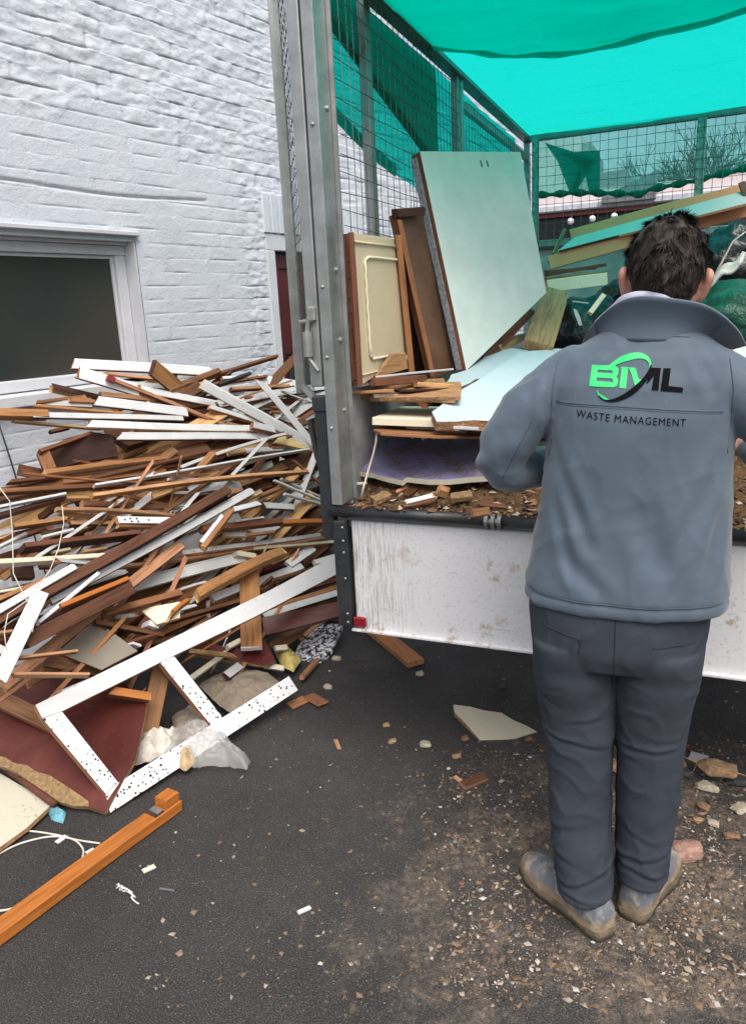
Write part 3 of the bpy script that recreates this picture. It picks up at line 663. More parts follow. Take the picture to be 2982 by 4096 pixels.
def load():
    # big flush door half
    pl = plane3(PV(q_(945, 1710), .6), PV(q_(605, 100), .66), PV(q_(1530, 1140), 1.2))
    d = empty('flush_door', pl[0]); 
    o = slab('door_face', [q_(*p) for p in ((605, 100), (1340, 105), (1530, 1140), (945, 1710))], pl[0], pl[1], .046, [WM['R'], mint, mint])
    d.name = 'flush_door'; tag(d, 'large pale mint flush door leaning in the truck, its left edge splintered', 'door')
    mw = o.matrix_world.copy(); o.parent = d; o.matrix_parent_inverse = Matrix.Translation(-Vector(pl[0])); 
    n = pl[1].normalized(); n = n if (CAM-pl[0]).dot(n) > 0 else -n
    a, b = onpl(*q_(604, 130), *pl), onpl(*q_(944, 1690), *pl); ax = (b-a).normalized(); side = n.cross(ax); side = side if side.dot(right) < 0 else -side
    m = MB(); rnd = random.Random(2); L = []; 
    for k in range(41):
        p = a.lerp(b, k/40); w = .003+.002*rnd.random(); q1 = p-n*.020+side*w; q2 = p-n*.046+side*w; L.append([tuple(q1), tuple(q2), tuple(q2-side*.012), tuple(q1-side*.012)])
    m.loft(L); h = m.build('honeycomb_edge', honey); fix_normals(h); h.parent = d; h.matrix_parent_inverse = Matrix.Translation(-Vector(pl[0]))
    m = MB(); 
    for x in (1045, 1090):
        p1, p2 = onpl(*q_(x, 170), *pl)+n*.001, onpl(*q_(x+12, 215), *pl)+n*.001; m.tube([p1, p2], .0035, 5)
    h = m.build('hinge_mark', MAT['metal_d']); h.parent = d; h.matrix_parent_inverse = Matrix.Translation(-Vector(pl[0]))
    # brown panel with its lit left edge put into a paler batten
    pl = plane3(PV(q_(700, 1765), .52), PV(q_(430, 600), .485), PV(q_(870, 1700), .68))
    pslab('door_panel', q_, [(425, 560), (650, 545), (890, 1700), (705, 1768)], pl, .03, [WM['B'], plain('brown_ply', (.115, .055, .03), .6, 0, .35, 8), WM['B']], 'dark brown ply panel standing left of the mint door', 'panel')
    px_plank('lit_edge', q_, (455, 600), (697, 1765), 36, .47, .505, .035, 'O', 'O', 'paler orange batten painted as the lit left edge of the brown ply panel', 'batten', jag=.01, seed=5)
    px_plank('top_batten', q_, (415, 560), (620, 545), 60, .47, .6, .035, 'D', 'D', 'dark stained batten across the top of the brown ply panel', 'batten', seed=6)
    px_plank('narrow_board', q_, (436, 710), (548, 1732), 46, .45, .5, .03, 'O', 'O', 'narrow rough orange board standing between cream door and brown panel', 'board', jag=.01, seed=7)
    pl = plane3(PV(q_(560, 1720), .55), PV(q_(470, 760), .49), PV(q_(680, 1690), .7))
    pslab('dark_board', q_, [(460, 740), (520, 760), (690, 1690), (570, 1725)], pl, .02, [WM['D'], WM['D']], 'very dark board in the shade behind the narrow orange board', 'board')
    # cream panelled door
    pl = plane3(PV(q_(185, 1810), .12), PV(q_(120, 700), .125), PV(q_(500, 1600), .5))
    d = slab('panelled_door', [q_(*p) for p in ((118, 700), (470, 748), (530, 1580), (183, 1812))], pl[0], pl[1], .04, [WM['R'], cream, cream]); tag(d, 'yellowed cream door with beaded panel standing against the left mesh', 'door')
    n = pl[1].normalized(); n = n if (CAM-pl[0]).dot(n) > 0 else -n; inv = d.matrix_world.inverted()
    m = MB(); P = lambda x, y, k=.004: inv @ (onpl(*q_(x, y), *pl)+n*k)
    pts = [(215, 878), (440, 900)], [(190, 905), (232, 1600)], [(245, 1625), (470, 1590)], [(190, 905), (215, 878)], [(232, 1600), (245, 1625)]
    for (x1, y1), (x2, y2) in pts: m.tube([P(x1+(x2-x1)*k/12, y1+(y2-y1)*k/12, .003+.003*(k % 2)) for k in range(13)], .0045, 6)
    m.build('beading', creamw, d, True)
    m = MB(); m.tube([P(118, 765), P(470, 808)], .004, 6); m.tube([P(175, 1742), P(520, 1655)], .003, 6); m.build('rail_mould', cream, d, True)
    px_plank('edge_stile', q_, (92, 700), (163, 1812), 42, .1, .1, .03, 'R', 'R', 'reddish bare stile at the left edge of the cream door', 'stile', seed=8)
    # scraps and sheets on top of the load
    pl = plane3(PV(q_(270, 1780), .2), PV(q_(400, 1590), .3), PV(q_(510, 1700), .4))
    pslab('torn_board', q_, [(262, 1775), (330, 1690), (400, 1590), (500, 1580), (515, 1695), (300, 1760)], pl, .012, [torn, WM['T']], 'torn tan board scrap propped on the cream door', 'board', rough_edge=.006)
    px_plank('curved_offcut', q_, (250, 1800), (640, 1775), 62, .17, .4, .03, 'R', 'R', 'dark red curved offcut lying below the torn tan scrap', 'offcut', bow=.012, seed=3, jag=.02)
    px_plank('thin_sheet', q_, (270, 1765), (840, 1700), 16, .2, .56, .012, 'G', 'B', 'thin grey edged sheet under the standing boards', 'sheet', seed=2)
    for k, (a, b, w, va, vb, f, sd, lb) in enumerate((((80, 1880), (430, 1862), 24, .14, .2, 'T', 'T', 'thin tan strip at the left end of the sheet stack'),
            ((240, 1897), (800, 1908), 30, .18, .3, 'K', 'T', 'cream sheet edge below the curved red offcut'), ((545, 1815), (900, 1832), 36, .3, .4, 'T', 'T', 'tan sheet edge just left of the blue board corner'),
            ((90, 1838), (260, 1806), 24, .16, .24, 'W', 'D', 'white shard pointing at the left post on the stack'), ((420, 1868), (800, 1850), 20, .2, .32, 'D', 'D', 'black warped sheet in the middle of the stack'))):
        px_plank('sheet_edge', q_, a, b, w, va, vb, .25, f, sd, lb, 'sheet', nrm=(CAM-PV(q_(*a), va)).normalized(), group='sheets stacked under the leaning doors', seed=k, jag=.02) if False else px_plank('board_strip', q_, a, b, w, va, vb, .05, f, sd, lb, 'board', group='boards stacked under the leaning doors', seed=k, jag=.015, bow=.004)
    pl = (PV(q_(300, 1890), .2), (tv*-.1+Vector((0, 0, 1))).normalized())
    pslab('wide_sheet', q_, [(85, 1880), (400, 1800), (900, 1790), (900, 1900), (300, 1905)], pl, .012, [torn, WM['T']], 'wide tan sheet lying flat under the leaning doors', 'sheet', rough_edge=.004)
    pslab('wide_sheet', q_, [(240, 1905), (420, 1870), (850, 1850), (860, 1915)], (PV(q_(300, 1905), .22), Vector((0, 0, 1))), .014, [WM['T'], creamw], 'lower cream sheet lying flat just above the dark gap', 'sheet')
    pslab('hanging_scrap', q_, [(575, 1908), (650, 1915), (662, 1985), (625, 1990), (582, 1950)], (PV(q_(600, 1910), .2), -tv), .004, [torn, WM['P']], 'small orange scrap hanging from the sheet stack', 'scrap', rough_edge=.004)
    pslab('brown_offcut', q_, [(608, 1815), (650, 1770), (780, 1765), (790, 1810), (700, 1830)], plane3(PV(q_(608, 1815), .34), PV(q_(650, 1770), .4), PV(q_(790, 1810), .4)), .03, [torn, torn], 'rough brown chipboard lump at the foot of the brown panel', 'offcut', rough_edge=.006)
    # pale blue boards
    pl = plane3(PV(q_(690, 2015), .10), PV(q_(1590, 1545), 1.0), PV(q_(1170, 2080), .12))
    pslab('blue_board', q_, [(690, 2012), (830, 1905), (905, 1850), (1010, 1790), (1240, 1640), (1330, 1575), (1600, 1548), (1900, 1560), (2050, 2080), (1300, 2092), (1000, 2070), (725, 2082)], pl, .03, [torn, blue], 'large pale blue board sloping out of the truck with a torn brown edge', 'board', rough_edge=.004)
    pl2 = (pl[0]-Vector((0, 0, .012)), pl[1])
    pslab('blue_board', q_, [(772, 1822), (830, 1740), (960, 1700), (1080, 1608), (1270, 1542), (1400, 1560), (1240, 1690), (900, 1828)], pl2, .014, [torn, blue], 'smaller pale blue board under the foot of the mint door', 'board', rough_edge=.006)
    pslab('torn_flap', s_, [(1270, 1130), (1350, 1115), (1500, 1120), (1580, 1190), (1540, 1235), (1380, 1240), (1285, 1225)], plane3(PV(s_(1280, 1225), .07), PV(s_(1270, 1130), .085), PV(s_(1580, 1190), .07)), .02, [torn, torn], 'torn brown fibre lump under the blue board corner', 'offcut', rough_edge=.005)
    px_plank('white_strip', s_, (1530, 1215), (1760, 1225), 34, .1, .1, .2, 'G', 'T', 'greyish strip under the near edge of the blue board', 'strip', seed=2)
    pl = plane3(PV(s_(680, 1110), .12), PV(s_(970, 1000), .5), PV(s_(1270, 1130), .14))
    pslab('cream_board', s_, [(680, 1108), (960, 1003), (1310, 1005), (1272, 1128)], pl, .024, [creamw, creamw], 'pale cream board corner sticking out left of the blue board', 'board')
    pslab('cream_board', s_, [(1000, 1166), (1090, 1120), (1300, 1130), (1292, 1172)], (pl[0]-Vector((0, 0, .026)), pl[1]), .022, [creamw, creamw], 'second cream board just below the cream board corner', 'board')
    pl = plane3(PV(s_(690, 1218), .12), PV(s_(820, 1180), .3), PV(s_(1651, 1280), .12))
    pslab('hardboard_sheet', s_, [(688, 1218), (810, 1185), (1300, 1200), (1900, 1240), (1900, 1290), (1300, 1282), (1000, 1268), (760, 1252)], pl, .008, [WM['O'], WM['O']], 'orange hardboard sheet with ragged underside above the purple board', 'sheet', rough_edge=.004)
    for k, (x, y) in enumerate(((1060, 1285), (1160, 1300), (1260, 1290))):
        pslab('paper_scrap', s_, [(x-30, y-12), (x+35, y-14), (x+25, y+10), (x+4, y+6), (x-2, y+32), (x-12, y+8)], (PV(s_(x, y), .115), -tv), .002, [WM['W'], WM['W']], ['jagged white scrap hanging left under the hardboard sheet', 'jagged white scrap hanging mid way under the hardboard sheet', 'jagged white scrap hanging right under the hardboard sheet'][k], 'scrap', group='white scraps under the hardboard')
    pl = plane3(PV(s_(545, 1610), .16), PV(s_(760, 1290), .44), PV(s_(1651, 1660), .11))
    pslab('purple_board', s_, [(542, 1612), (640, 1470), (760, 1285), (1900, 1290), (2100, 1650), (1600, 1668), (1400, 1690), (1200, 1690), (1000, 1668), (960, 1700), (800, 1665), (680, 1630)], pl, .02, [creamw, purple], 'purple board strewn with sawdust inside the truck tail', 'board', rough_edge=.003)
    pslab('shade_sheet', s_, [(430, 900), (1700, 900), (1900, 1330), (760, 1300), (480, 1300)], (P0+tv*.95, -tv), .02, [WM['D'], MAT['dark']], 'near-black sheet added as shade behind the stacked boards', 'sheet')  # near-black backdrop, puts the shade inside the load into colour
    px_plank('white_offcut', s_, (960, 1680), (1600, 1695), 34, .2, .18, .012, 'K', 'T', 'long curled cream edging along the foot of the purple board', 'edging', bow=.01, jag=.01, seed=4)
    px_plank('white_offcut', s_, (500, 1640), (580, 1630), 36, .2, .25, .012, 'K', 'T', 'short cream stub beside the left post under the purple board', 'offcut', seed=4)
    px_plank('white_offcut', s_, (510, 1730), (640, 1720), 26, .12, .14, .012, 'K', 'B', 'thin cream sliver lying by the left post on the bed', 'offcut', seed=9)
    px_plank('bed_plank', s_, (520, 1770), (1651, 1750), 70, .22, .24, .03, 'P', 'P', 'pinkish plank lying across the bed behind the rubble', 'plank', seed=11)
    m = MB(); pts = [PV(s_(*p), v) for p, v in (((725, 1235), .11), ((715, 1340), .1), ((690, 1450), .1), ((645, 1600), .09), ((605, 1740), .08), ((578, 1850), .07))]
    cen = sum(pts, Vector())/6; m.tube([p-cen for p in pts], .0036, 8); o = m.build('cable', MAT['cable'], None, True, loc=cen); tag(o, 'off white cable hanging down in front of the purple board', 'cable')
    # rubble on the bed: named bits
    for (nm, a, b, w, va, vb, t, f, sd, lb, ct) in (
            ('chipboard_offcut', (660, 1915), (860, 1830), 95, .03, .1, .02, 'chip', 'chip', 'golden brown chipboard offcut at the left of the bed rubble', 'offcut'),
            ('broken_batten', (880, 1835), (1120, 1725), 45, .08, .2, .02, 'P', 'B', 'splintered pale batten pointing into the truck bed', 'batten'),
            ('broken_batten', (960, 1880), (1145, 1760), 60, .06, .16, .02, 'B', 'B', 'splintered dark batten beside the pale one on the bed', 'batten'),
            ('white_offcut', (995, 1925), (1300, 1850), 62, .02, .05, .018, 'W', 'P', 'bright white painted offcut on the bed rubble', 'offcut'),
            ('mixed_offcut', (1280, 1790), (1410, 1830), 80, .08, .1, .03, 'P', 'T', 'pinkish broken block right of the white offcut', 'offcut'),
            ('chipboard_offcut', (1420, 1870), (1651, 1840), 90, .05, .07, .02, 'chip', 'chip', 'rounded chipboard lump right of the pinkish block', 'offcut'),
            ('brown_shard', (1580, 2020), (1800, 1990), 110, .0, .02, .012, 'B', 'B', 'flat brown shard overhanging the hinge bar', 'shard'),
            ('brown_shard', (1650, 1930), (1960, 1960), 60, .06, .08, .02, 'B', 'B', 'long brown shard lying above the overhanging one', 'shard'),
            ('black_pipe', (640, 1845), (750, 1805), 45, .12, .15, .02, 'N', 'N', 'short black plastic piece behind the golden chipboard', 'pipe')):
        px_plank(nm, s_, a, b, w, va, vb, t, f, sd, lb, ct, nrm=(Vector((0, 0, 1))-tv*.5).normalized(), jag=.02, seed=len(lb))
    # carcass of a cream frame lying across the front of the load
    nz_ = (Vector((0, 0, .55))-tv).normalized(); c = empty('cabinet_carcass', PV(g3(335, 1257), 2.1)); tag(c, 'long tan open box frame lying tilted across the load', 'frame')
    def part(name, o): o.name = name; o.parent = c; o.matrix_parent_inverse = Matrix.Translation(-c.location); return o
    part('side_rail', px_plank('a', g3, (465, 1072), (1720, 745), 66, 2.5, 2.6, .03, 'X', 'X', None, nrm=-tv))
    part('side_rail', px_plank('a', g3, (325, 1262), (1720, 885), 92, 2.1, 2.2, .035, 'X', 'X', None, nrm=-tv))
    part('end_board', px_plank('a', g3, (345, 1235), (425, 1060), 70, 2.12, 2.47, .02, 'X', 'B', None, nrm=(tu*-1+Vector((0, 0, .6)))))
    part('cross_block', px_plank('a', g3, (1620, 730), (1660, 830), 45, 2.42, 2.2, .02, 'B', 'B', None, nrm=-tv))
    pl = plane3(PV(g3(400, 1165), 2.2), PV(g3(1040, 975), 2.25), PV(g3(480, 1090), 2.45))
    part('base_panel', slab('a', [g3(*p) for p in ((385, 1180), (500, 1090), (1700, 760), (1700, 850))], pl[0], pl[1], .012, [WM['X'], WM['G']]))
    px_plank('frame_batten', g3, (380, 1192), (860, 1070), 14, 2.085, 2.12, .02, 'D', 'D', 'dark broken batten along the near rail of the tan frame', 'batten', jag=.03)
    px_plank('red_batten', g3, (300, 1348), (710, 1278), 22, 1.75, 1.9, .03, 'R', 'R', 'upper dark red batten under the left end of the tan frame', 'batten')
    px_plank('red_batten', g3, (300, 1325), (640, 1300), 18, 1.78, 1.95, .03, 'R', 'R', 'short dark red batten wedged directly beneath the tan frame', 'batten')
    px_plank('red_batten', g3, (300, 1374), (716, 1332), 20, 1.74, 1.88, .03, 'O', 'O', 'orange batten resting on the pale mint plank', 'batten')
    px_plank('mint_plank', g3, (305, 1425), (718, 1374), 82, 1.7, 1.85, .03, 'Y', 'T', 'pale mint painted plank right of the big mint door', 'plank')
    px_plank('tan_plank', q_, (1592, 1140), (1462, 1540), 205, 1.5, .95, .04, 'C', 'C', 'broad yellowish plank sloping down right of the mint door', 'plank', jag=.004)
    px_plank('brown_board', q_, (1080, 1640), (1420, 1270), 70, .8, 1.25, .02, 'B', 'B', 'brown board edge under the lower right side of the mint door', 'board')
    px_plank('tan_board', q_, (1180, 1560), (1330, 1480), 55, .9, 1.15, .02, 'C', 'C', 'short tan board between mint door and yellowish plank', 'board')
    bagm = plain('black_polythene', (.010, .013, .016), .3, 0, .4, 5, .5, .02); grm = plain('green_tarpaulin', (.006, .085, .05), .42, 0, .35, 6, .6, .02)
    def blob(name, cen, rad, amp, mat, label, cat, seed, fr=2.2):
        vs, fs = [], []; N, K = 44, 26
        for i in range(K+1):
            b = math.pi*i/K
            for j in range(N):
                a = 2*math.pi*j/N; d = Vector((math.cos(a)*math.sin(b), math.sin(a)*math.sin(b), math.cos(b)))
                k = 1+amp*noise.fractal(d*fr+Vector((seed, 0, 0)), 1., 2., 4)+amp*.9*abs(noise.noise(d*fr*1.6+Vector((0, seed, 0))))
                vs.append((d.x*rad[0]*k, d.y*rad[1]*k, d.z*rad[2]*k))
        for i in range(K):
            for j in range(N): fs.append((i*N+j, (i+1)*N+j, (i+1)*N+(j+1) % N, i*N+(j+1) % N))
        o = obj(name, vs, fs, mat, None, None, True, loc=cen); o.rotation_euler = (0, 0, -TA); tag(o, label, cat); return o
    blob('rubbish_bag', PV((1305, 735), 1.6), (.26, .2, .15), .22, bagm, 'black polythene bag of rubbish left of the man head', 'bag', 3)
    blob('rubbish_bag', PV((1430, 680), 1.75), (.25, .2, .14), .22, bagm, 'black bag lying under the tan frame behind the man', 'bag', 7)
    blob('rubbish_bag', PV((1640, 590), 1.75), (.3, .2, .15), .25, bagm, 'black bag right of the man head under the tan frame', 'bag', 12)
    blob('green_tarpaulin', PV((1690, 715), 1.0), (.27, .26, .155), .22, grm, 'dark green tarpaulin bundle at the right edge beside the man', 'tarpaulin', 5, 1.6)
    blob('load_core', PV((1400, 800), 2.0), (.75, .6, .16), .1, bagm, 'black sheeting spread low over the middle of the load', 'sheeting', 9) 
    m = MB(); c0 = PV((1600, 618), .98)
    for k in range(7):
        o_ = Vector((.0, -.012*k, .012*math.sin(k))); m.tube([PV((1568+6*t+k*1.2, 638-5.2*t-k*3+2*math.sin(t*.9+k)), .97+.004*k)-c0+Vector((0, 0, .012*math.sin(t*.5))) for t in range(0, 13)], .0075, 7)
    tag(m.build('rope', plain('white_rope', (.6, .6, .55), .9, 0, .15, 80, .6, .004), None, True, loc=c0), 'bundle of thick white rope lying on the green tarpaulin', 'rope')
    m = MB(); c0 = PV((1600, 590), .99); m.tube([PV(p, .98)-c0 for p in ((1582, 610), (1600, 575), (1622, 534), (1651, 512))], [.006, .004, .003, .002], 6); tag(m.build('twig', MAT['cable'], None, True, loc=c0), 'pale bent twig rising from the rope bundle', 'twig')
    px_plank('cream_stick', g3, (600, 1610), (700, 1478), 34, 1.2, 1.3, .015, 'K', 'C', 'short cream stick leaning on the black bag', 'stick')
    px_plank('pale_stick', g3, (478, 1525), (600, 1540), 10, 1.3, 1.3, .006, 'G', 'T', 'thin pale stick lying on the black bag', 'stick')
    pl = (PV(g3(520, 1620), 1.24), (Vector((0, 0, .6))-tv).normalized())
    pslab('paper_scrap', g3, [(490, 1570), (515, 1580), (535, 1625), (550, 1680), (530, 1685), (512, 1640), (500, 1612)], pl, .002, [WM['G'], WM['G']], 'crumpled white paper scrap on the black bag', 'scrap', rough_edge=.004)
    pl = plane3(PV((1610, 768), .55), PV((1660, 764), .6), PV((1612, 790), .45))
    o = slab('mint_board', [(1604, 770), (1690, 763), (1720, 790), (1612, 792)], pl[0], pl[1], .02, [torn, mint]); tag(o, 'pale mint board behind the man right shoulder', 'board')
    # broad boards filling the stack so that it is whole from the side
    for k in range(6):
        z = .96+k*.045; m = MB(); m.box((.12+.02*k, 1.35+.07*k, z), (1.95-.03*k, 2.8, z+.03), 0, .002)
        o = m.build('stacked_board', WM['BTRCDO'[k]], None); o.location = P0; o.rotation_euler = (0, 0, -TA+R(k-2.5)*.4); tag(o, 'board lying deep in the load, seen only by its shaded edge', 'board', 'boards deep in the load')
WM['X'] = gold; WM['Y'] = creamw
load()
# loose grit
def chips(name, n, place, sz, mat, seed, label=None, cat=None):
    rng = np.random.default_rng(seed); V_, F_ = [], []
    base = np.array([(1, 0, 0), (0, 1, 0), (-1, 0, 0), (0, -1, 0), (0, 0, .8), (0, 0, -.8)], float); fc = np.array([(0, 1, 4), (1, 2, 4), (2, 3, 4), (3, 0, 4), (1, 0, 5), (2, 1, 5), (3, 2, 5), (0, 3, 5)])
    P = place(rng, n); k = 0
    for p in P:
        s = sz[0]*(sz[1]/sz[0])**(rng.random()**2.6); v = base*(s*np.array([rng.uniform(.6, 1.5), rng.uniform(.4, 1.), rng.uniform(.25, .7)])); v += rng.normal(0, s*.18, v.shape)
        a = rng.uniform(0, 6.28); c, s_n = math.cos(a), math.sin(a); v = v @ np.array([(c, -s_n, 0), (s_n, c, 0), (0, 0, 1)]); v += p+np.array([0, 0, s*.2])
        V_.append(v); F_.append(fc+k*6); k += 1
    o = obj(name, np.concatenate(V_), np.concatenate(F_).tolist(), mat); kind(o, 'stuff'); return o
def chip_mat(name, stops):
    t = NT(name); g = t.n('NewGeometry'); col = t.ramp(g.outputs['Random Per Island'], stops); t.t.nodes[col.node.name].color_ramp.interpolation = 'CONSTANT'
    v = t.coord('Object'); col = t.mix(.35, col, t.ramp(t.noise(v, 120, 3, .7), [(.3, (.1, .08, .06)), (.7, (.6, .55, .5))]), 'OVERLAY'); return t.fin(col, .85, 0, .2)
bedm = chip_mat('bed_rubble', [(0, (.1, .055, .03)), (.25, (.19, .115, .06)), (.5, (.06, .04, .03)), (.65, (.28, .18, .1)), (.8, (.14, .07, .045)), (.9, (.45, .38, .3))])
def bed_h(u, v): return BZ+.004+.08*max(0, min(1, (v-.03)/.16))*(.7+.5*nz(u*5, v*5, 2))
def bedpile():
    vs, fs = [], []; NU, NV = 150, 24
    for j in range(NV+1):
        for i in range(NU+1):
            u = .05+(BW-.1)*i/NU; v = .034+.72*j/NV; z = bed_h(u, v)+.012*nz(u*30, v*30, 1)+.006*nz(u*90, v*90, 4)-(.02 if j == 0 else 0); p = T(u, v, z); vs.append(p)
    for j in range(NV):
        for i in range(NU): a = j*(NU+1)+i; fs.append((a, a+1, a+NU+2, a+NU+1))
    t = NT('sawdust_dirt'); v = t.coord('Object'); n = t.noise(v, 70, 5, .8); n2 = t.noise(v, 9, 4, .6)
    col = t.ramp(n, [(.3, (.035, .022, .015)), (.5, (.12, .07, .04)), (.7, (.26, .17, .095))]); col = t.mix(t.ramp(n2, [(.4, 0), (.65, .5)]), col, (.2, .11, .05)); t.bump(n, 1., .012)
    kind(obj('bed_sawdust', vs, fs, t.fin(col, .95, 0, .1), None, None, True), 'stuff')
    def pl(rng, n):
        u = rng.uniform(.05, BW-.05, n); v = np.where(rng.random(n) < .06, rng.uniform(-.004, .03, n), rng.beta(1, 2.2, n)*.6+.02); return [np.array(T(a, b, bed_h(a, b) if b > .03 else BZ+.014)) for a, b in zip(u, v)]
    chips('bed_grit', 6500, pl, (.0025, .02), bedm, 3)
bedpile()
# ================================================================ TIMBER HEAP
def heap_z(nd):
    return lin(nd, [(-1, 1.32), (.4, 1.30), (.5, 1.2), (.6, 1.0), (.72, .66), (.85, .36), (.95, .2), (1.1, .1), (1.3, 0.0), (9, 0)])
def heap_pt(x, y, lift=0.):
    d = ray(x, y); lo = None
    for k in range(150, 620):
        Y = k*.01; p = CAM+d*(Y/d.y); nd = (p-W0).dot(wnor)
        if p.z <= heap_z(nd): break
        if nd < .3: break
    L = (p-CAM).length; return CAM+(p-CAM)*((L-lift)/L)
PILE = []
def hp(nm, r, a, b, w, t, front, side, lift, label, cat='plank', tiltz=.45, **kw):
    mu = zp(r, (a[0]+b[0])/2, (a[1]+b[1])/2)
    if mu[0] > 400 and mu[1] > 1190: lift *= .42
    pa, pb = heap_pt(*zp(r, *a), lift), heap_pt(*zp(r, *b), lift+kw.pop('lb', 0)); mid = (pa+pb)/2
    wm = w/2.3586/F*(mid-CAM).dot(fwd); vdir = (CAM-mid).normalized()
    n = (vdir+Vector((0, 0, tiltz))).normalized()
    ax = (pb-pa).normalized(); n = (n-ax*n.dot(ax)).normalized(); c = max(.5, n.dot((vdir-ax*vdir.dot(ax)).normalized()))
    wm = max(.01, (wm-t*math.sqrt(max(0, 1-c*c))*.8)/c)
    kw.setdefault('seed', len(PILE)*7+1); kw.setdefault('ch', .0018)
    o = plank(nm, pa, pb, wm, t, n, front, side, **kw); tag(o, label, cat, 'timber waste in the heap'); PILE.append(o); return o
SK, PL, BT = 'skirting_board', 'timber_plank', 'timber_batten'
def heap():
    h = hp
    # ---- top of the heap
    h(SK, 'A', (655, 125), (1990, 205), 112, .02, 'W', 'O', .0, 'topmost white skirting board, its mitred end pointing at the dark window', 'skirting board', miter=(.55, 0), moulded=True)
    h(SK, 'A', (690, 205), (1330, 395), 120, .02, 'W', 'O', .03, 'split white board end with flaking paint under the topmost skirting', 'skirting board', miter=(.3, 0), jag=.03)
    h(BT, 'A', (1010, 262), (2470, 855), 44, .03, 'P', 'T', .16, 'long reeded pale batten with red painted tip crossing the top boards', 'batten', tiltz=.3)
    h('red_tip', 'A', (1006, 259), (1075, 288), 46, .031, 'Z', 'Z', .165, 'short red painted offcut on the tip of the reeded batten', 'offcut') if False else None
    h(SK, 'A', (870, 480), (1760, 585), 108, .018, 'W', 'R', .07, 'second white skirting board from the top with bare mitred brown end', 'skirting board', miter=(.7, 0), moulded=True)
    h(PL, 'A', (-40, 600), (440, 612), 108, .045, 'O', 'O', .09, 'thick orange plank end sticking out left past the window sill', 'plank')
    h(BT, 'A', (280, 530), (1230, 605), 42, .02, 'O', 'P', .075, 'thin orange batten lying along the top edge of a white skirting', 'batten', jag=.05)
    h(SK, 'A', (290, 606), (1720, 650), 72, .018, 'W', 'B', .10, 'white skirting board with long mitred point above the wall bricks', 'skirting board', miter=(1.4, 0), moulded=True)
    h(SK, 'A', (790, 700), (2390, 742), 86, .018, 'W', 'C', .13, 'long white skirting board in the middle of the white stack', 'skirting board', miter=(1.2, .4), moulded=True)
    h(SK, 'A', (1070, 808), (2560, 818), 88, .018, 'W', 'R', .15, 'lowest white skirting board over the dark cavity', 'skirting board', miter=(1.1, .8), moulded=True)
    h(PL, 'A', (90, 668), (960, 742), 34, .02, 'C', 'T', .06, 'thin cream batten slanting under the thick orange plank end', 'batten', jag=.02)
    h(BT, 'A', (472, 778), (650, 735), 44, .02, 'O', 'D', .0, 'small dark orange stub against the white bricks', 'batten')
    h(PL, 'A', (-60, 520), (10, 510), 30, .02, 'G', 'B', .0, 'greyish plank end at the extreme left of the heap top', 'plank') if False else None
    h(PL, 'A', (330, 505), (830, 445), 46, .02, 'B', 'O', -.02, 'splintered brown plank just below the window sill', 'plank', jag=.04)
    h(PL, 'A', (380, 505), (860, 525), 70, .02, 'G', 'B', -.03, 'greyed board lying behind the small orange batten', 'board')
    h(PL, 'A', (560, 470), (930, 480), 60, .02, 'O', 'P', .0, 'torn orange plank end beside the second skirting mitre', 'plank', jag=.06)
    h(PL, 'A', (940, 420), (1500, 470), 60, .02, 'T', 'B', .0, 'tan plank in shade between first and second skirting', 'plank')
    h(PL, 'A', (1000, 300), (2300, 420), 60, .02, 'G', 'T', .01, 'long greyish board under the reeded batten', 'board')
    h(SK, 'A', (1250, 350), (2180, 540), 80, .018, 'W', 'T', .03, 'yellowed white board under the middle of the reeded batten', 'board', moulded=True)
    h(BT, 'A', (930, 215), (1700, 290), 34, .015, 'P', 'O', .035, 'torn pinkish strip along the topmost skirting', 'strip', jag=.06)
    h(BT, 'B', (380, 275), (1078, 65), 46, .03, 'B', 'O', .02, 'brown batten pointing up right to the maroon door', 'batten')
    h(PL, 'B', (60, 372), (530, 195), 66, .025, 'B', 'O', .03, 'brown plank rising beside the brown batten', 'plank')
    h(BT, 'B', (520, 332), (825, 222), 46, .03, 'N', 'N', .04, 'short black painted batten at the heap top', 'batten')
    h(BT, 'B', (560, 270), (830, 250), 40, .02, 'W', 'O', .02, 'small white strip behind the black batten', 'strip')
    h(BT, 'B', (480, 320), (980, 250), 36, .02, 'O', 'P', .025, 'orange batten running behind the black batten', 'batten')
    h(SK, 'B', (360, 305), (1420, 905), 104, .02, 'W', 'C', .20, 'broad bright white skirting slanting down to the black pillar', 'skirting board', moulded=True, miter=(.25, .6), tiltz=.25)
    h(SK, 'B', (880, 255), (1425, 890), 68, .02, 'W', 'P', .23, 'narrow white architrave slanting steeply to the black pillar', 'architrave', moulded=True, miter=(1.6, .4), tiltz=.2)
    h(PL, 'B', (640, 372), (1190, 350), 50, .03, 'T', 'R', .04, 'tan topped plank lying behind the narrow white architrave', 'plank')
    h('timber_block', 'B', (1090, 415), (1245, 385), 90, .05, 'D', 'D', .05, 'dark stained block at the right end of the tan topped plank', 'block')
    h(SK, 'B', (900, 275), (1320, 345), 90, .018, 'W', 'T', -.02, 'white board at the back right of the heap below the door', 'board')
    h(BT, 'B', (760, 460), (1450, 492), 48, .03, 'R', 'R', .06, 'long dark red moulding running right to the black pillar', 'moulding')
    h(BT, 'B', (760, 432), (1100, 452), 22, .012, 'P', 'W', .075, 'splintered white edged strip on the dark red moulding', 'strip', jag=.03)
    h(BT, 'B', (780, 500), (1310, 588), 30, .02, 'O', 'O', .05, 'thin orange batten just below the dark red moulding', 'batten')
    h(PL, 'B', (430, 540), (930, 690), 54, .022, 'W', 'P', .12, 'short cream white plank with pink broken end mid heap', 'plank', miter=(.5, 0))
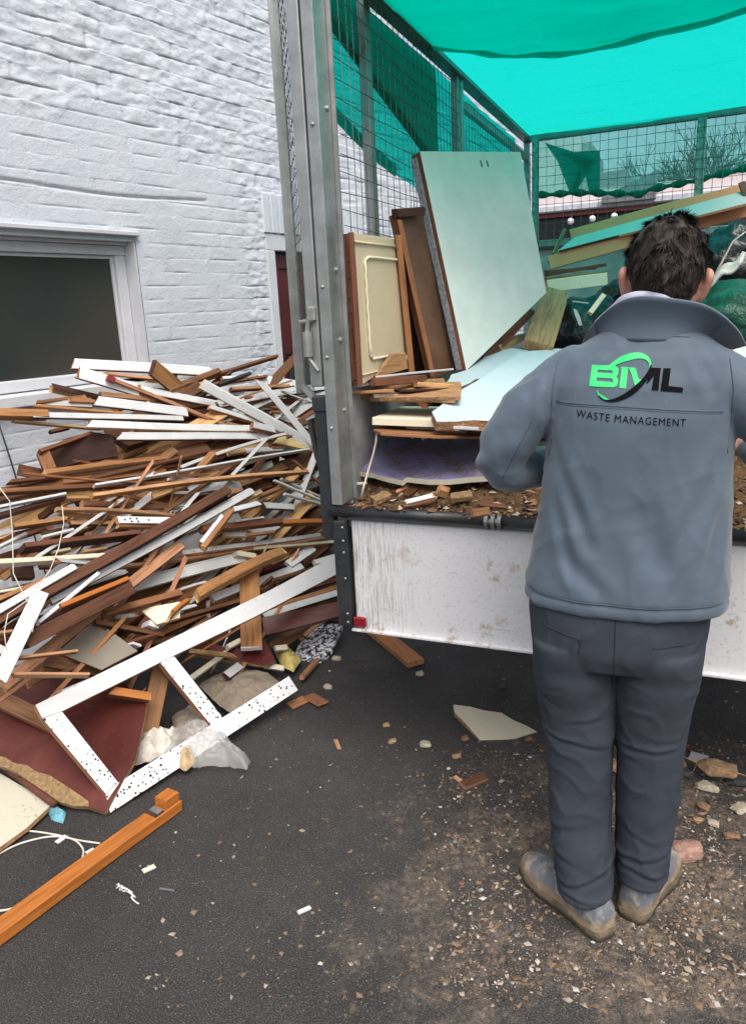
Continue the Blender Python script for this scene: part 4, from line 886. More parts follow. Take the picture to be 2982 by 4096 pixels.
    h(BT, 'B', (440, 575), (900, 700), 30, .02, 'B', 'O', .10, 'brown batten beneath the pink ended white plank', 'batten')
    h(PL, 'B', (100, 560), (900, 700), 60, .02, 'D', 'B', .02, 'dark plank in the gap left of the pink ended plank', 'plank')
    h('timber_block', 'B', (835, 715), (1050, 765), 80, .03, 'W', 'P', .19, 'small white block lying on the broad slanting skirting edge', 'block', miter=(.3, .3))
    h(SK, 'B', (1040, 620), (1330, 735), 44, .018, 'W', 'O', .08, 'white strip under the narrow architrave', 'strip')
    h(PL, 'B', (1230, 670), (1410, 720), 90, .02, 'W', 'B', .06, 'white board end beside the black pillar strut', 'board')
    h(PL, 'B', (1000, 590), (1290, 600), 36, .02, 'O', 'C', .05, 'orange stub between architrave and dark red moulding', 'plank', jag=.03)
    h(PL, 'B', (900, 560), (1340, 545), 46, .02, 'W', 'R', .03, 'shaded white board under the dark red moulding', 'board')
    # ---- middle layers
    h(PL, 'B', (1035, 840), (1410, 925), 92, .02, 'C', 'C', .17, 'wedge shaped raw pine offcut under the slanting skirting', 'offcut', miter=(1.2, 0))
    h(PL, 'B', (600, 965), (1110, 885), 80, .02, 'C', 'T', .13, 'yellowish raw pine board left of the pine wedge', 'board', jag=.02)
    h(PL, 'B', (770, 962), (1130, 935), 58, .02, 'W', 'P', .15, 'pinkish white strip in front of the yellowish board', 'strip')
    h(BT, 'B', (1030, 930), (1150, 925), 34, .02, 'P', 'C', .16, 'tiny pale stub beside the pine wedge', 'offcut')
    h(PL, 'A', (420, 1165), (2170, 950), 64, .03, 'O', 'C', .10, 'long orange plank with pale top edge under the cavity', 'plank')
    h(PL, 'A', (45, 1246), (1700, 1092), 50, .025, 'R', 'O', .08, 'long reddish plank with pointed left end over the bricks', 'plank', miter=(1.5, 0))
    h(PL, 'A', (560, 1240), (1560, 1150), 90, .03, 'O', 'O', .07, 'bright orange board with white chips below the reddish plank', 'board', jag=.02)
    h(BT, 'A', (890, 1282), (2975, 930), 34, .025, 'W', 'G', .17, 'long thin white bead rising right to the black pillar', 'bead')
    h(PL, 'A', (-60, 1350), (1680, 1250), 62, .03, 'O', 'B', .14, 'long orange brown plank reaching the left picture edge', 'plank')
    h(PL, 'A', (865, 1378), (2890, 1148), 52, .03, 'P', 'O', .20, 'long tan batten under the thin white bead', 'batten', bow=.02)
    h(BT, 'B', (50, 1225), (700, 1215), 22, .012, 'G', 'W', .17, 'thin grey white strip above the long tan batten', 'strip')
    h(BT, 'B', (1225, 1040), (1495, 1275), 26, .02, 'P', 'O', .2, 'short pale batten pointing down to the black pillar', 'batten')
    h(BT, 'B', (1120, 1215), (1520, 1410), 32, .02, 'G', 'W', .16, 'greyish white batten slanting down right beside the pillar', 'batten')
    h(PL, 'B', (250, 1318), (740, 1290), 95, .01, 'G', 'W', .13, 'bent white sheet strip lying behind the diagonal beam end', 'strip', bow=.03)
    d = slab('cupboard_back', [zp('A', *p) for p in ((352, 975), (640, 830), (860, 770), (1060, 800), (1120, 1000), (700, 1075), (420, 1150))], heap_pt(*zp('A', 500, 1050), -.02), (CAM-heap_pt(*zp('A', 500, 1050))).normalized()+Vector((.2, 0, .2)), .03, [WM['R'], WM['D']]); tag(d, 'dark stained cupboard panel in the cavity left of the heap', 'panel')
    h(BT, 'A', (400, 965), (475, 1140), 120, .03, 'O', 'R', .03, 'orange brown frame stile at the left of the dark panel', 'stile')
    h(BT, 'A', (370, 965), (870, 795), 56, .03, 'O', 'R', .05, 'orange brown frame rail along the top of the dark panel', 'rail')
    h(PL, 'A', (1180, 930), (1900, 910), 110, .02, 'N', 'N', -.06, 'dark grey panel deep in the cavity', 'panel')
    h(PL, 'A', (180, 1290), (600, 1190), 50, .03, 'R', 'B', .06, 'dark reddish plank crossing under the reddish pointed one', 'plank')
    # ---- lower left
    h(BT, 'C', (-40, 318), (615, 180), 34, .02, 'W', 'G', .17, 'white bead sticking out left over the bricks', 'bead')
    h(PL, 'C', (-40, 395), (610, 215), 66, .03, 'D', 'B', .14, 'dark brown plank directly under the left white bead', 'plank')
    h(PL, 'C', (370, 410), (560, 260), 70, .03, 'B', 'B', .08, 'short brown plank leaning on the bricks', 'plank')
    h(PL, 'C', (770, 270), (1560, 312), 74, .03, 'B', 'T', .12, 'brown plank behind the two tan planks', 'plank')
    h(PL, 'C', (530, 332), (1640, 385), 50, .025, 'T', 'C', .18, 'upper of two tan planks left of the diagonal beam', 'plank', bow=.015)
    h(PL, 'C', (545, 372), (1110, 410), 42, .025, 'B', 'T', .15, 'brown edge plank tucked below the upper tan plank', 'plank')
    h(PL, 'C', (1105, 432), (1600, 432), 80, .02, 'V', 'P', .2, 'white board end drilled with six dark holes', 'board')
    h(PL, 'C', (1110, 495), (1480, 500), 36, .025, 'B', 'P', .19, 'brown wood edge right under the drilled white board', 'plank')
    h(PL, 'C', (640, 460), (1095, 462), 56, .025, 'T', 'B', .15, 'lower tan plank left of the drilled white board', 'plank')
    h(BT, 'C', (125, 498), (620, 425), 62, .03, 'O', 'B', .17, 'short orange batten with white chipped tip over the bricks', 'batten')
    h('timber_beam', 'C', (205, 690), (1300, 570), 92, .06, 'R', 'D', .17, 'heavy red brown beam left of the diagonal beam', 'beam')
    h(PL, 'C', (-40, 828), (985, 772), 74, .035, 'K', 'G', .19, 'dirty cream plank running in from the left picture edge', 'plank')
    h(PL, 'C', (120, 930), (310, 925), 130, .03, 'D', 'D', .06, 'dark board standing below the dirty cream plank', 'board')
    h('timber_beam', 'C', (-60, 1400), (2140, 155), 112, .05, 'B', 'D', .27, 'very long dark brown beam running diagonally up the heap', 'beam', tiltz=.2)
    h(SK, 'C', (460, 1195), (2380, 150), 92, .022, 'W', 'T', .24, 'long white skirting alongside the dark diagonal beam', 'skirting board', moulded=True, tiltz=.2, lb=.02)
    h(PL, 'C', (20, 1995), (1700, 660), 112, .025, 'P', 'T', .22, 'broad pale orange plank on the lower left slope', 'plank', tiltz=.2)
    h(SK, 'C', (-50, 1292), (705, 868), 84, .02, 'W', 'B', .29, 'white skirting slanting in from the left edge over the beam', 'skirting board', moulded=True, tiltz=.2)
    h(BT, 'C', (345, 1400), (935, 925), 44, .02, 'W', 'W', .33, 'clean white strip lying across the orange block', 'strip', tiltz=.2)
    h('timber_beam', 'E', (190, 650), (1190, 130), 150, .09, 'B', 'D', .3, 'thick dark squared beam in front at lower left', 'beam', tiltz=-.1)
    h('timber_block', 'E', (560, 320), (1195, 50), 78, .04, 'H', 'O', .33, 'orange plank on top of the thick dark squared beam', 'plank', tiltz=.5)
    h(PL, 'E', (-30, 1010), (392, 160), 150, .02, 'W', 'C', .36, 'broad white board at the left edge standing on its narrow end', 'board', tiltz=.1, miter=(.3, 0))
    h(PL, 'E', (-40, 690), (70, 740), 90, .02, 'W', 'C', .34, 'white board corner behind the broad white board', 'board')
    h(PL, 'C', (-40, 1190), (420, 990), 64, .03, 'O', 'B', .2, 'orange plank at the left edge below the white skirting', 'plank')
    h(BT, 'C', (-40, 1110), (310, 1050), 30, .02, 'K', 'O', .19, 'thin cream strip at the left edge over the orange plank', 'strip')
    h(PL, 'E', (-40, 470), (190, 300), 120, .03, 'R', 'B', .22, 'reddish plank behind the broad white board', 'plank')
    h(PL, 'E', (-40, 640), (200, 560), 60, .03, 'B', 'O', .24, 'brown plank low behind the broad white board', 'plank')
    h(BT, 'E', (-30, 560), (120, 540), 34, .02, 'P', 'P', .27, 'pinkish batten end left of the broad white board', 'batten')
    h(BT, 'C', (910, 885), (3080, 585), 42, .022, 'P', 'T', .32, 'very long thin pinkish batten crossing the heap to the pillar', 'batten', bow=-.03)
    h(BT, 'C', (400, 588), (690, 512), 18, .015, 'G', 'W', .19, 'little grey stick above the red brown beam', 'stick')
    h(BT, 'C', (-40, 705), (265, 555), 42, .02, 'G', 'W', .12, 'greyish white batten against the bricks at the left', 'batten')
    h(BT, 'C', (775, 725), (1000, 690), 40, .02, 'T', 'C', .16, 'small tan stub below the red brown beam', 'stub')
    h(BT, 'C', (490, 730), (660, 700), 22, .015, 'K', 'C', .17, 'thin cream stick on the dirty cream plank', 'stick')
    # ---- lower right
    h(SK, 'C', (1190, 1060), (2300, 770), 128, .022, 'W', 'G', .27, 'broad moulded white skirting below the thin pinkish batten', 'skirting board', moulded=True, tiltz=.3)
    bx = h('timber_block', 'D', (668, 752), (860, 785), 84, .05, 'K', 'G', .32, 'small creamy block with grey print lines on the broad moulded skirting', 'block', miter=(.4, .2))
    h('timber_beam', 'D', (290, 1150), (1140, 730), 118, .05, 'O', 'C', .42, 'curved orange brown rail sloping down left in the heap middle', 'rail', bow=.03, jag=.03)
    h(PL, 'F', (812, -30), (838, 700), 192, .03, 'O', 'W', .33, 'upright orange brown board with white painted end under the door frame', 'board', tiltz=.1)
    h(BT, 'F', (740, 605), (918, 608), 16, .008, 'W', 'W', .335, 'thin white stripe across the upright orange board', 'strip')
    h(PL, 'D', (378, 695), (650, 345), 66, .03, 'O', 'T', .34, 'short orange batten leaning on the long pinkish batten', 'batten', jag=.01)
    h(PL, 'D', (352, 660), (560, 390), 52, .03, 'W', 'P', .33, 'white faced batten beside the short orange batten', 'batten')
    h('timber_block', 'D', (650, 335), (910, 270), 66, .025, 'W', 'P', .31, 'white capped offcut at the head of the short orange batten', 'offcut', miter=(.5, .6))
    h(BT, 'D', (620, 175), (725, 150), 60, .03, 'P', 'C', .2, 'pale wood stub behind the white diagonal skirting end', 'stub')
    h(BT, 'D', (700, 300), (930, 160), 36, .02, 'T', 'C', .23, 'tan batten along the end of the white diagonal skirting', 'batten')
    h(PL, 'D', (890, 215), (1160, 105), 52, .03, 'O', 'C', .18, 'short orange plank right of the diagonal skirting end', 'plank')
    h(PL, 'D', (920, 290), (1240, 310), 70, .02, 'G', 'D', .16, 'peeling grey white board in the right hand shade', 'board', jag=.03)
    h(PL, 'D', (1140, 180), (1520, 290), 34, .02, 'G', 'W', .2, 'greyish batten slanting behind the pillar foot', 'batten')
    h(BT, 'D', (1050, 50), (1500, 240), 30, .02, 'W', 'G', .21, 'white batten slanting down to the pillar foot', 'batten')
    h(PL, 'D', (360, 515), (1130, 440), 82, .035, 'R', 'B', .22, 'red brown plank level with the truck bed', 'plank')
    h(PL, 'D', (1110, 452), (1540, 445), 66, .035, 'H', 'O', .22, 'yellowish orange plank running into the pillar', 'plank')
    h(BT, 'D', (680, 448), (945, 408), 22, .02, 'W', 'P', .24, 'white sliver lying on the red brown plank', 'sliver')
    h(PL, 'D', (580, 560), (780, 565), 60, .02, 'G', 'T', .18, 'grey board in the gap under the red brown plank', 'board')
    h(PL, 'D', (780, 575), (1050, 540), 40, .02, 'T', 'C', .2, 'tan stub right of the grey board in the gap', 'stub')
    h(PL, 'D', (180, 745), (1480, 568), 52, .02, 'J', 'P', .28, 'white plank with black knots behind the long pinkish batten', 'plank')
    h(BT, 'D', (850, 705), (1640, 628), 40, .02, 'K', 'T', .25, 'cream batten ending at the tailgate edge', 'batten')
    h(PL, 'D', (1380, 650), (1640, 655), 30, .02, 'B', 'R', .23, 'brown strip under the cream batten at the tailgate', 'strip')
    h(PL, 'D', (880, 1020), (1310, 865), 84, .02, 'W', 'G', .22, 'white board right of the upright orange board', 'board')
    h(PL, 'D', (1180, 850), (1410, 690), 92, .02, 'W', 'G', .2, 'white board leaning against the tailgate edge', 'board')
    h(PL, 'D', (1420, 830), (1660, 760), 60, .02, 'W', 'G', .18, 'shaded white board behind the frame rail by the tailgate', 'board')
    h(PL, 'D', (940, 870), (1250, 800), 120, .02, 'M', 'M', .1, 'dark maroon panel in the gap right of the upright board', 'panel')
    h(BT, 'D', (920, 1070), (1040, 970), 44, .03, 'R', 'B', .27, 'splintered red brown stub above the frame rail', 'stub', jag=.03)
    h(PL, 'D', (1040, 1000), (1300, 920), 40, .02, 'R', 'P', .25, 'red brown strip above the frame rail', 'strip')
    h(PL, 'D', (470, 1175), (740, 1065), 84, .02, 'W', 'G', .25, 'white board end left of the upright orange board', 'board')
    h(PL, 'D', (80, 1385), (740, 1185), 54, .03, 'B', 'D', .29, 'brown plank above the frame rail at mid length', 'plank')
    h(BT, 'D', (20, 1385), (280, 1165), 56, .03, 'H', 'C', .33, 'splintered orange strip curling down left', 'splinter', jag=.05, bow=.02)
    h(BT, 'D', (140, 1275), (330, 1220), 36, .012, 'J', 'W', .335, 'white toothed strip on the splintered orange strip', 'strip', jag=.02)
    h(PL, 'E', (980, 370), (1700, 180), 82, .03, 'O', 'B', .25, 'orange brown plank behind the dark cavity at lower left', 'plank')
    h(PL, 'F', (930, 405), (1660, 170), 76, .025, 'J', 'D', .24, 'weathered white plank below the frame rail at right', 'plank', jag=.02)
    h(PL, 'F', (930, 340), (1660, 115), 56, .025, 'O', 'B', .25, 'brown plank between frame rail and weathered white plank', 'plank')
    h(PL, 'F', (930, 250), (1660, 40), 50, .025, 'R', 'B', .2, 'red brown plank in shade above the weathered white plank', 'plank')
    h(BT, 'F', (960, 560), (1580, 400), 24, .02, 'G', 'D', .18, 'greyish rod low beside the tailgate', 'rod')
    m = MB(); p1, p2 = heap_pt(*zp('F', 1535, 392), .2), heap_pt(*zp('F', 1680, 415), .2); c = (p1+p2)/2; m.tube([p1-c, p1.lerp(p2, .1)-c, p2-c], [.017, .013, .013], 12); tag(m.build('metal_tube', MAT['metal_d'], None, True, loc=c), 'dull metal tube end poking out beside the tailgate corner', 'tube', 'timber waste in the heap')
    def hs(nm, r, poly, k, nz2, t, mats, lift, label, cat, **kw):
        a = heap_pt(*zp(r, *poly[k]), lift); n = ((CAM-a).normalized()+Vector((0, 0, nz2))).normalized()
        o = slab(nm, [zp(r, *p) for p in poly], a, n, t, mats, **kw); tag(o, label, cat); return o
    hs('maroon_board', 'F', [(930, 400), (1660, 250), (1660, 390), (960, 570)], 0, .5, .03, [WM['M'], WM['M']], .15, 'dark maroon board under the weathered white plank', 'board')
    hs('cream_sheet_corner', 'E', [(1340, 340), (1420, 300), (1700, 250), (1700, 400), (1480, 465)], 0, .8, .015, [WM['T'], WM['K']], .22, 'dirty cream board corner above the frame rail', 'board')
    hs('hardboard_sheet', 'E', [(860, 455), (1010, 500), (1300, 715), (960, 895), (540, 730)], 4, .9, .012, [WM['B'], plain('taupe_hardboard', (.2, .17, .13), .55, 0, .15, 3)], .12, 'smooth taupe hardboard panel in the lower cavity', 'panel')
    h(BT, 'E', (890, 440), (1530, 565), 64, .03, 'B', 'D', .2, 'brown batten crossing the lower cavity', 'batten')
    h(BT, 'E', (930, 480), (1190, 655), 44, .03, 'B', 'chip', .18, 'rough brown batten end in the lower cavity', 'batten')
    h(BT, 'E', (1180, 650), (1530, 560), 50, .03, 'R', 'O', .2, 'red brown stub meeting the brown batten in the cavity', 'stub')
    h('timber_block', 'E', (1370, 465), (1465, 495), 90, .06, 'W', 'W', .22, 'chunky white block end in the lower cavity', 'block')
    h('timber_block', 'E', (1225, 645), (1305, 670), 44, .04, 'W', 'W', .24, 'small white block end above the frame rail', 'block')
    h(BT, 'E', (80, 950), (860, 952), 40, .03, 'P', 'C', .35, 'pale orange round edged batten over the mahogany sheet', 'batten', jag=.03)
    h(BT, 'E', (180, 790), (725, 722), 26, .02, 'P', 'R', .34, 'thin pinkish stick above the pale orange batten', 'stick')
    h(PL, 'E', (430, 800), (960, 900), 130, .02, 'B', 'D', .12, 'dark brown board behind the frame at lower left', 'board')
    h('timber_offcut', 'E', (1010, 1105), (1420, 1165), 100, .04, 'H', 'B', .2, 'rounded orange offcut inside the white door frame', 'offcut', miter=(.6, 0))
    h(PL, 'F', (-60, 880), (-180, 1500), 150, .04, 'B', 'R', .22, 'dark brown upright plank inside the white door frame', 'plank', tiltz=.3) if False else None
    # fallen board and chipboard to the right of the frame
    hs('mahogany_board', 'F', [(330, 640), (720, 690), (960, 600), (1065, 800), (990, 850), (640, 810), (230, 745)], 3, 1.2, .02, [MAT['chip'], WM['M']], .1, 'mahogany veneered board with broken edge below the upright board', 'board', rough_edge=.004)
    h(BT, 'F', (230, 715), (700, 770), 52, .02, 'chip', 'chip', .2, 'crumbling chipboard edge along the mahogany board', 'edge', jag=.03)
    h(PL, 'F', (260, 980), (600, 740), 60, .02, 'K', 'G', .06, 'cream batten showing between frame rails', 'batten')
    h(PL, 'F', (600, 690), (730, 620), 60, .02, 'K', 'G', .1, 'cream board end left of the upright orange board foot', 'board')
    h(PL, 'F', (600, 960), (730, 860), 90, .02, 'G', 'D', .04, 'greyish board end above the taupe cloth', 'board')
    h(PL, 'F', (1060, 700), (1170, 690), 60, .02, 'K', 'G', .1, 'cream block beside the yellow crumpled film', 'block')
    h(PL, 'F', (960, 860), (1150, 890), 60, .02, 'K', 'G', .06, 'cream board end at the right tip of the frame gap', 'board')
    # buried filling, seen only through the gaps
    rnd = random.Random(21); protos = {}
    names = dict(B='shaded brown batten seen through a gap between the heaped boards', O='shaded orange batten seen through a gap between the heaped boards', G='shaded greyish white batten seen through a gap between the heaped boards', D='dark stained plank seen through a gap between the heaped boards')
    fill = []
    for k in range(190):
        x = rnd.uniform(60, 720); y = rnd.uniform(860, 1400)
        if x < 170 and y < 1230: continue
        if x < 330 and 900 < y < 1010: continue
        c = rnd.choice('BBOOGDDB'); p = heap_pt(x, y, rnd.uniform(-.22, -.015)); L = rnd.uniform(.35, 1.0)
        ang = rnd.gauss(.05, .3); ax = (wdir*math.cos(ang*.8)+Vector((0, 0, 1))*math.sin(ang)+wnor*rnd.gauss(0, .12)).normalized()
        if x < 300: p = p+ax*.15
        a, b = p-ax*L/2, p+ax*L/2
        if min((a-W0).dot(wnor), (b-W0).dot(wnor)) < .06 or max(tl(a).x, tl(b).x) > -.12 or min(a.z, b.z) < .03: continue
        xa, xb = proj(a)[0], proj(b)[0]
        o = plank('buried_plank', a, b, rnd.uniform(.03, .09), rnd.uniform(.018, .035), ((CAM-p).normalized()+Vector((0, 0, rnd.uniform(0, 1)))).normalized(), c, rnd.choice('BTOD'), seed=k, jag=rnd.choice((0, .02)))
        tag(o, names[c], 'timber', 'buried '+{'B': 'brown', 'O': 'orange', 'G': 'greyish', 'D': 'dark'}[c]+' timber in the heap'); fill.append(o)
def slivers():
    rnd = random.Random(77)
    nm = dict(P='thin pale splintered sliver lying loose on the heap', B='thin brown splintered sliver lying loose on the heap', G='thin grimy white sliver lying loose on the heap', O='thin orange splintered sliver lying loose on the heap')
    k = 0
    while k < 75:
        x = rnd.uniform(20, 715); y = rnd.uniform(850, 1480)
        if (x < 170 and y < 1230) or (x < 330 and 890 < y < 1020) or (x > 420 and y > 1430): continue
        k += 1; c = rnd.choice('PBBGGOO'); p = heap_pt(x, y, rnd.uniform(.03, .2)*(.5 if x > 400 and y > 1150 else 1)); L = rnd.uniform(.15, .75); ang = rnd.gauss(.08, .28) if y < 1100 else rnd.gauss(.3, .35)
        ax = (wdir*math.cos(ang)+Vector((0, 0, 1))*math.sin(ang)+wnor*rnd.gauss(0, .1)).normalized(); a, b = p-ax*L/2, p+ax*L/2
        if min((a-W0).dot(wnor), (b-W0).dot(wnor)) < .05 or max(tl(a).x, tl(b).x) > -.1 or min(a.z, b.z) < .02: continue
        o = plank('wood_sliver', a, b, rnd.uniform(.007, .02), rnd.uniform(.004, .012), (CAM-p).normalized()+Vector((0, 0, .4)), c, rnd.choice('POTB'), seed=k, jag=.04, bow=rnd.uniform(-.02, .02), twist=rnd.uniform(-.3, .3)); tag(o, nm[c], 'sliver', {'P': 'pale', 'B': 'brown', 'G': 'grimy white', 'O': 'orange'}[c]+' slivers on the heap')
def flats():
    rnd = random.Random(501); k = 0
    nm = dict(G='long grimy white board lying flat among the heaped timber', B='long dull brown board lying flat among the heaped timber', T='long dull tan board lying flat among the heaped timber')
    while k < 55:
        x = rnd.uniform(60, 690); y = rnd.uniform(850, 1330)
        if (x < 200 and y < 1230) or (x < 360 and 880 < y < 1030) or (x > 420 and y > 1280): continue
        k += 1; c = rnd.choice('GGBBT'); p = heap_pt(x, y, rnd.uniform(.0, .10)*(.4 if x > 400 and y > 1150 else 1)); L = rnd.uniform(.5, 1.3); ang = rnd.gauss(.06, .11) if y < 1120 else rnd.gauss(.25, .2)
        ax = (wdir*math.cos(ang)+Vector((0, 0, 1))*math.sin(ang)+wnor*rnd.gauss(0, .06)).normalized(); a, b = p-ax*L/2, p+ax*L/2
        if min((a-W0).dot(wnor), (b-W0).dot(wnor)) < .05 or max(tl(a).x, tl(b).x) > -.1 or min(a.z, b.z) < .03: continue
        o = plank('waste_board', a, b, rnd.uniform(.03, .07), rnd.uniform(.012, .022), (CAM-p).normalized()+Vector((0, 0, rnd.uniform(.2, .9))), c, rnd.choice('TBOP'), seed=k, jag=.035, bow=rnd.uniform(-.015, .02), twist=rnd.uniform(-.12, .12), moulded=rnd.random() < .3); tag(o, nm[c], 'board', {'G': 'grimy white', 'B': 'dull brown', 'T': 'dull tan'}[c]+' boards in the heap')
def holes_mat():
    t = NT('drilled_white_paint'); v = t.coord('Object'); col = t.mix(t.ramp(t.noise(v, 20, 4, .6), [(.4, 0), (.8, .5)]), (.74, .75, .78), (.6, .6, .6)); return t.fin(col, .4, 0, .4)
WM['V'] = holes_mat(); WM['J'] = paint('worn_white_paint', (.66, .66, .66), .5, dirt=.7, mott=.4, specks=.22)
heap()
slivers(); flats()
def drilled():
    o = next(q for q in PILE if 'six dark holes' in q['label']); zt = max(v.co.z for v in o.data.vertices); x0 = min(v.co.x for v in o.data.vertices); m = MB()
    W = max(v.co.y for v in o.data.vertices)
    for (dx, dy) in ((.03, .0), (.055, .35), (.058, -.45), (.085, .3), (.088, -.5), (.14, -.1)):
        m.tube([(x0+dx, dy*W, zt-.004), (x0+dx, dy*W, zt+.0006)], .0045, 10)
        h = m.build('drill_hole', MAT['dark'], o); m = MB()
    o = next(q for q in PILE if 'red painted tip' in q['label']); vs = o.data.vertices; x0 = min(v.co.x for v in vs); W = max(v.co.y for v in vs); Z = max(v.co.z for v in vs)
    m.box((x0-.001, -W-.001, -Z-.001), (x0+.035, W+.001, Z+.001)); m.build('red_tip', plain('red_paint', (.2, .01, .012), .5), o)
    m = MB(); t_ = []
drilled()
# ================================================================ THINGS ON THE GROUND
def frame_():
    B = atZ(245, 1797, .012); n = (atY(80, 1560, 2.25)-B).cross(atY(744, 1235, 3.3)-B).normalized()
    if (CAM-B).dot(n) < 0: n = -n
    root = empty('door_frame', B); tag(root, 'white half glazed door frame without glass leaning on the heap foot', 'frame')
    P = lambda x, y: onpl(x, y, B, n)
    mats = [WM['P'], WM['W'], WM['T']]; mS = [WM['P'], WM['S'], WM['T']]
    def pc(nm, poly, mm, t=.034, off=0.):
        o = slab(nm, [], B+n*off, n, t, mm, None, world=[P(*p)+n*off for p in poly]); o.parent = root; o.matrix_parent_inverse = Matrix.Translation(-B); return o
    pc('top_stile', [(79, 1561), (600, 1306), (746, 1228), (752, 1268), (560, 1368), (385, 1452), (138, 1575), (94, 1590)], mats)
    pc('bottom_rail', [(94.5, 1591), (137.6, 1575.6), (262, 1733), (234, 1757)], mS)
    pc('lower_stile', [(234.4, 1757.6), (262.5, 1733.4), (640, 1497), (660, 1528), (245, 1800)], mS)
    pc('mid_rail', [(355, 1467), (385.5, 1453), (494, 1590), (468, 1606)], mS, .03)
    return n
FN = frame_()
def gp_(x, y, z=0.): return atZ(x, y, z)
def flat(nm, poly, z, t, mats, label, cat, group=None, tilt=(0, 0), **kw):
    p0 = atZ(*poly[0], z); n = Vector((tilt[0], tilt[1], 1)).normalized()
    o = slab(nm, poly, p0, n, t, mats, **kw); tag(o, label, cat, group); return o
def ground_things():
    # mahogany sheet, cream sheet and its rod at lower left
    a, b, c = atZ(196, 1788, .03), atZ(0, 1683, .10), atZ(322, 1560, .2)
    n = (b-a).cross(c-a).normalized(); n = n if n.z > 0 else -n
    mah = NT('worn_mahogany_sheet'); v = mah.coord('Object'); nn = mah.noise(v, 2.2, 5, .65); n3_ = mah.noise(mah.coord('Object', (3, 60, 1)), 2, 4, .6)
    col = mah.ramp(nn, [(.3, (.05, .012, .010)), (.55, (.095, .022, .017)), (.75, (.16, .045, .03))]); mah.bump(n3_, .1, .002)
    mm = mah.fin(col, mah.ramp(nn, [(.3, .22), (.7, .42)]), 0, .5)
    o = slab('mahogany_sheet', [(-20, 1560), (20, 1525), (120, 1480), (230, 1470), (325, 1560), (300, 1680), (232, 1800), (196, 1788), (100, 1715), (-20, 1672)], a, n, .018, [MAT['chip'], mm]); tag(o, 'large mahogany veneered sheet lying under the white door frame', 'sheet')
    e = slab('broken_edge', [(-20, 1672), (60, 1694), (110, 1716), (150, 1742), (196, 1774), (196, 1786), (160, 1784), (100, 1762), (40, 1712), (-20, 1690)], a+n*.003, n, .02, [MAT['chip'], MAT['chip']], rough_edge=.004); mw = e.matrix_world.copy(); e.parent = o; e.matrix_parent_inverse = o.matrix_world.inverted()
    p1, p2 = atZ(-25, 1545, .24), atZ(130, 1620, .14); o = plank('brown_rail', p1+n*.03, p2+n*.03, .06, .025, n, 'B', 'R'); tag(o, 'brown rail lying on the mahogany sheet at the left edge', 'rail')
    p1, p2 = atZ(190, 1628, .12), atZ(290, 1680, .07); o = plank('brown_strip', p1+n*.012, p2+n*.012, .03, .02, n, 'O', 'B'); tag(o, 'brown strip lying inside the door frame on the mahogany sheet', 'strip')
    pa, pb = heap_pt(357, 1470, .2), atZ(318, 1650, .05); o = plank('upright_plank', pa, pb, .07, .04, (CAM-pa).normalized(), 'B', 'D', tilt=-14); tag(o, 'dark brown upright plank inside the white door frame', 'plank')
    flat('cream_sheet', [(-20, 1700), (40, 1735), (118, 1778), (60, 1832), (-20, 1890)], .03, .016, [WM['T'], paint('cream_sheet_paint', (.6, .57, .45), .5, dirt=.3, specks=.3)], 'cream speckled sheet lying flat at the lower left edge', 'sheet')
    p1, p2 = atZ(-20, 1676, .06), atZ(122, 1781, .045); m = MB(); cc = (p1+p2)/2; m.tube([p1-cc, p1.lerp(p2, .5)-cc, p2-cc], .012, 10); tag(m.build('wood_rod', WM['R'], None, True, loc=cc), 'brown wooden rod along the upper edge of the cream sheet', 'rod')
    # orange varnished rail with block and catch
    pA, pB = atZ(-30, 2084, .022), atZ(392, 1776, .022); ax = (pB-pA).normalized(); nn_ = Vector((0, 0, 1)); w = .058
    bs = nn_.cross(ax); root = empty('varnished_rail', pA); tag(root, 'long orange varnished rail lying on the asphalt with a block at its end', 'rail')
    o = plank('rail', pA, pB, w, .036, nn_, 'H', 'H'); o.parent = root; o.matrix_parent_inverse = Matrix.Translation(-pA)
    q = pB-ax*.035; o = plank('end_block', q-ax*.032+nn_*.034, q+ax*.032+nn_*.034, .05, .032, nn_, 'H', 'H'); o.parent = root; o.matrix_parent_inverse = Matrix.Translation(-pA)
    o = plank('catch', q-ax*.062+nn_*.022, q-ax*.034+nn_*.022, .04, .008, nn_, 'metal', 'metal'); o.parent = root; o.matrix_parent_inverse = Matrix.Translation(-pA)
    o = plank('dark_plate', q-ax*.075+nn_*.019, q-ax*.033+nn_*.019, .052, .003, nn_, 'D', 'D'); o.parent = root; o.matrix_parent_inverse = Matrix.Translation(-pA)
    # plank and chipboard under the tailgate
    pA, pB = atZ(800, 1372, .02), atZ(921, 1470, .018); o = plank('floor_plank', pA, pB, .085, .026, Vector((0, 0, 1)), 'H', 'T', miter=(0, .0)); tag(o, 'grooved orange plank lying on the ground under the tailgate', 'plank')
    ax = (pB-pA).normalized(); bs = Vector((0, 0, 1)).cross(ax)
    flat('chipboard_offcut', [(1003, 1560), (1110, 1578), (1192, 1622), (1150, 1636), (1062, 1638), (1040, 1612), (1006, 1577)], .035, .02, [MAT['chip'], WM['K']], 'cream faced chipboard offcut with broken brown edge on the asphalt', 'offcut', tilt=(.05, -.12), rough_edge=.003)
    # black speckled white panel and film near the tailgate corner
    t = NT('peeling_white_panel'); v = t.coord('Object'); n = t.noise(v, 42, 4, .65); col = t.ramp(n, [(.46, (.7, .7, .74)), (.54, (.02, .02, .02))]); t.bump(n, .6, .004); pm = t.fin(col, .6)
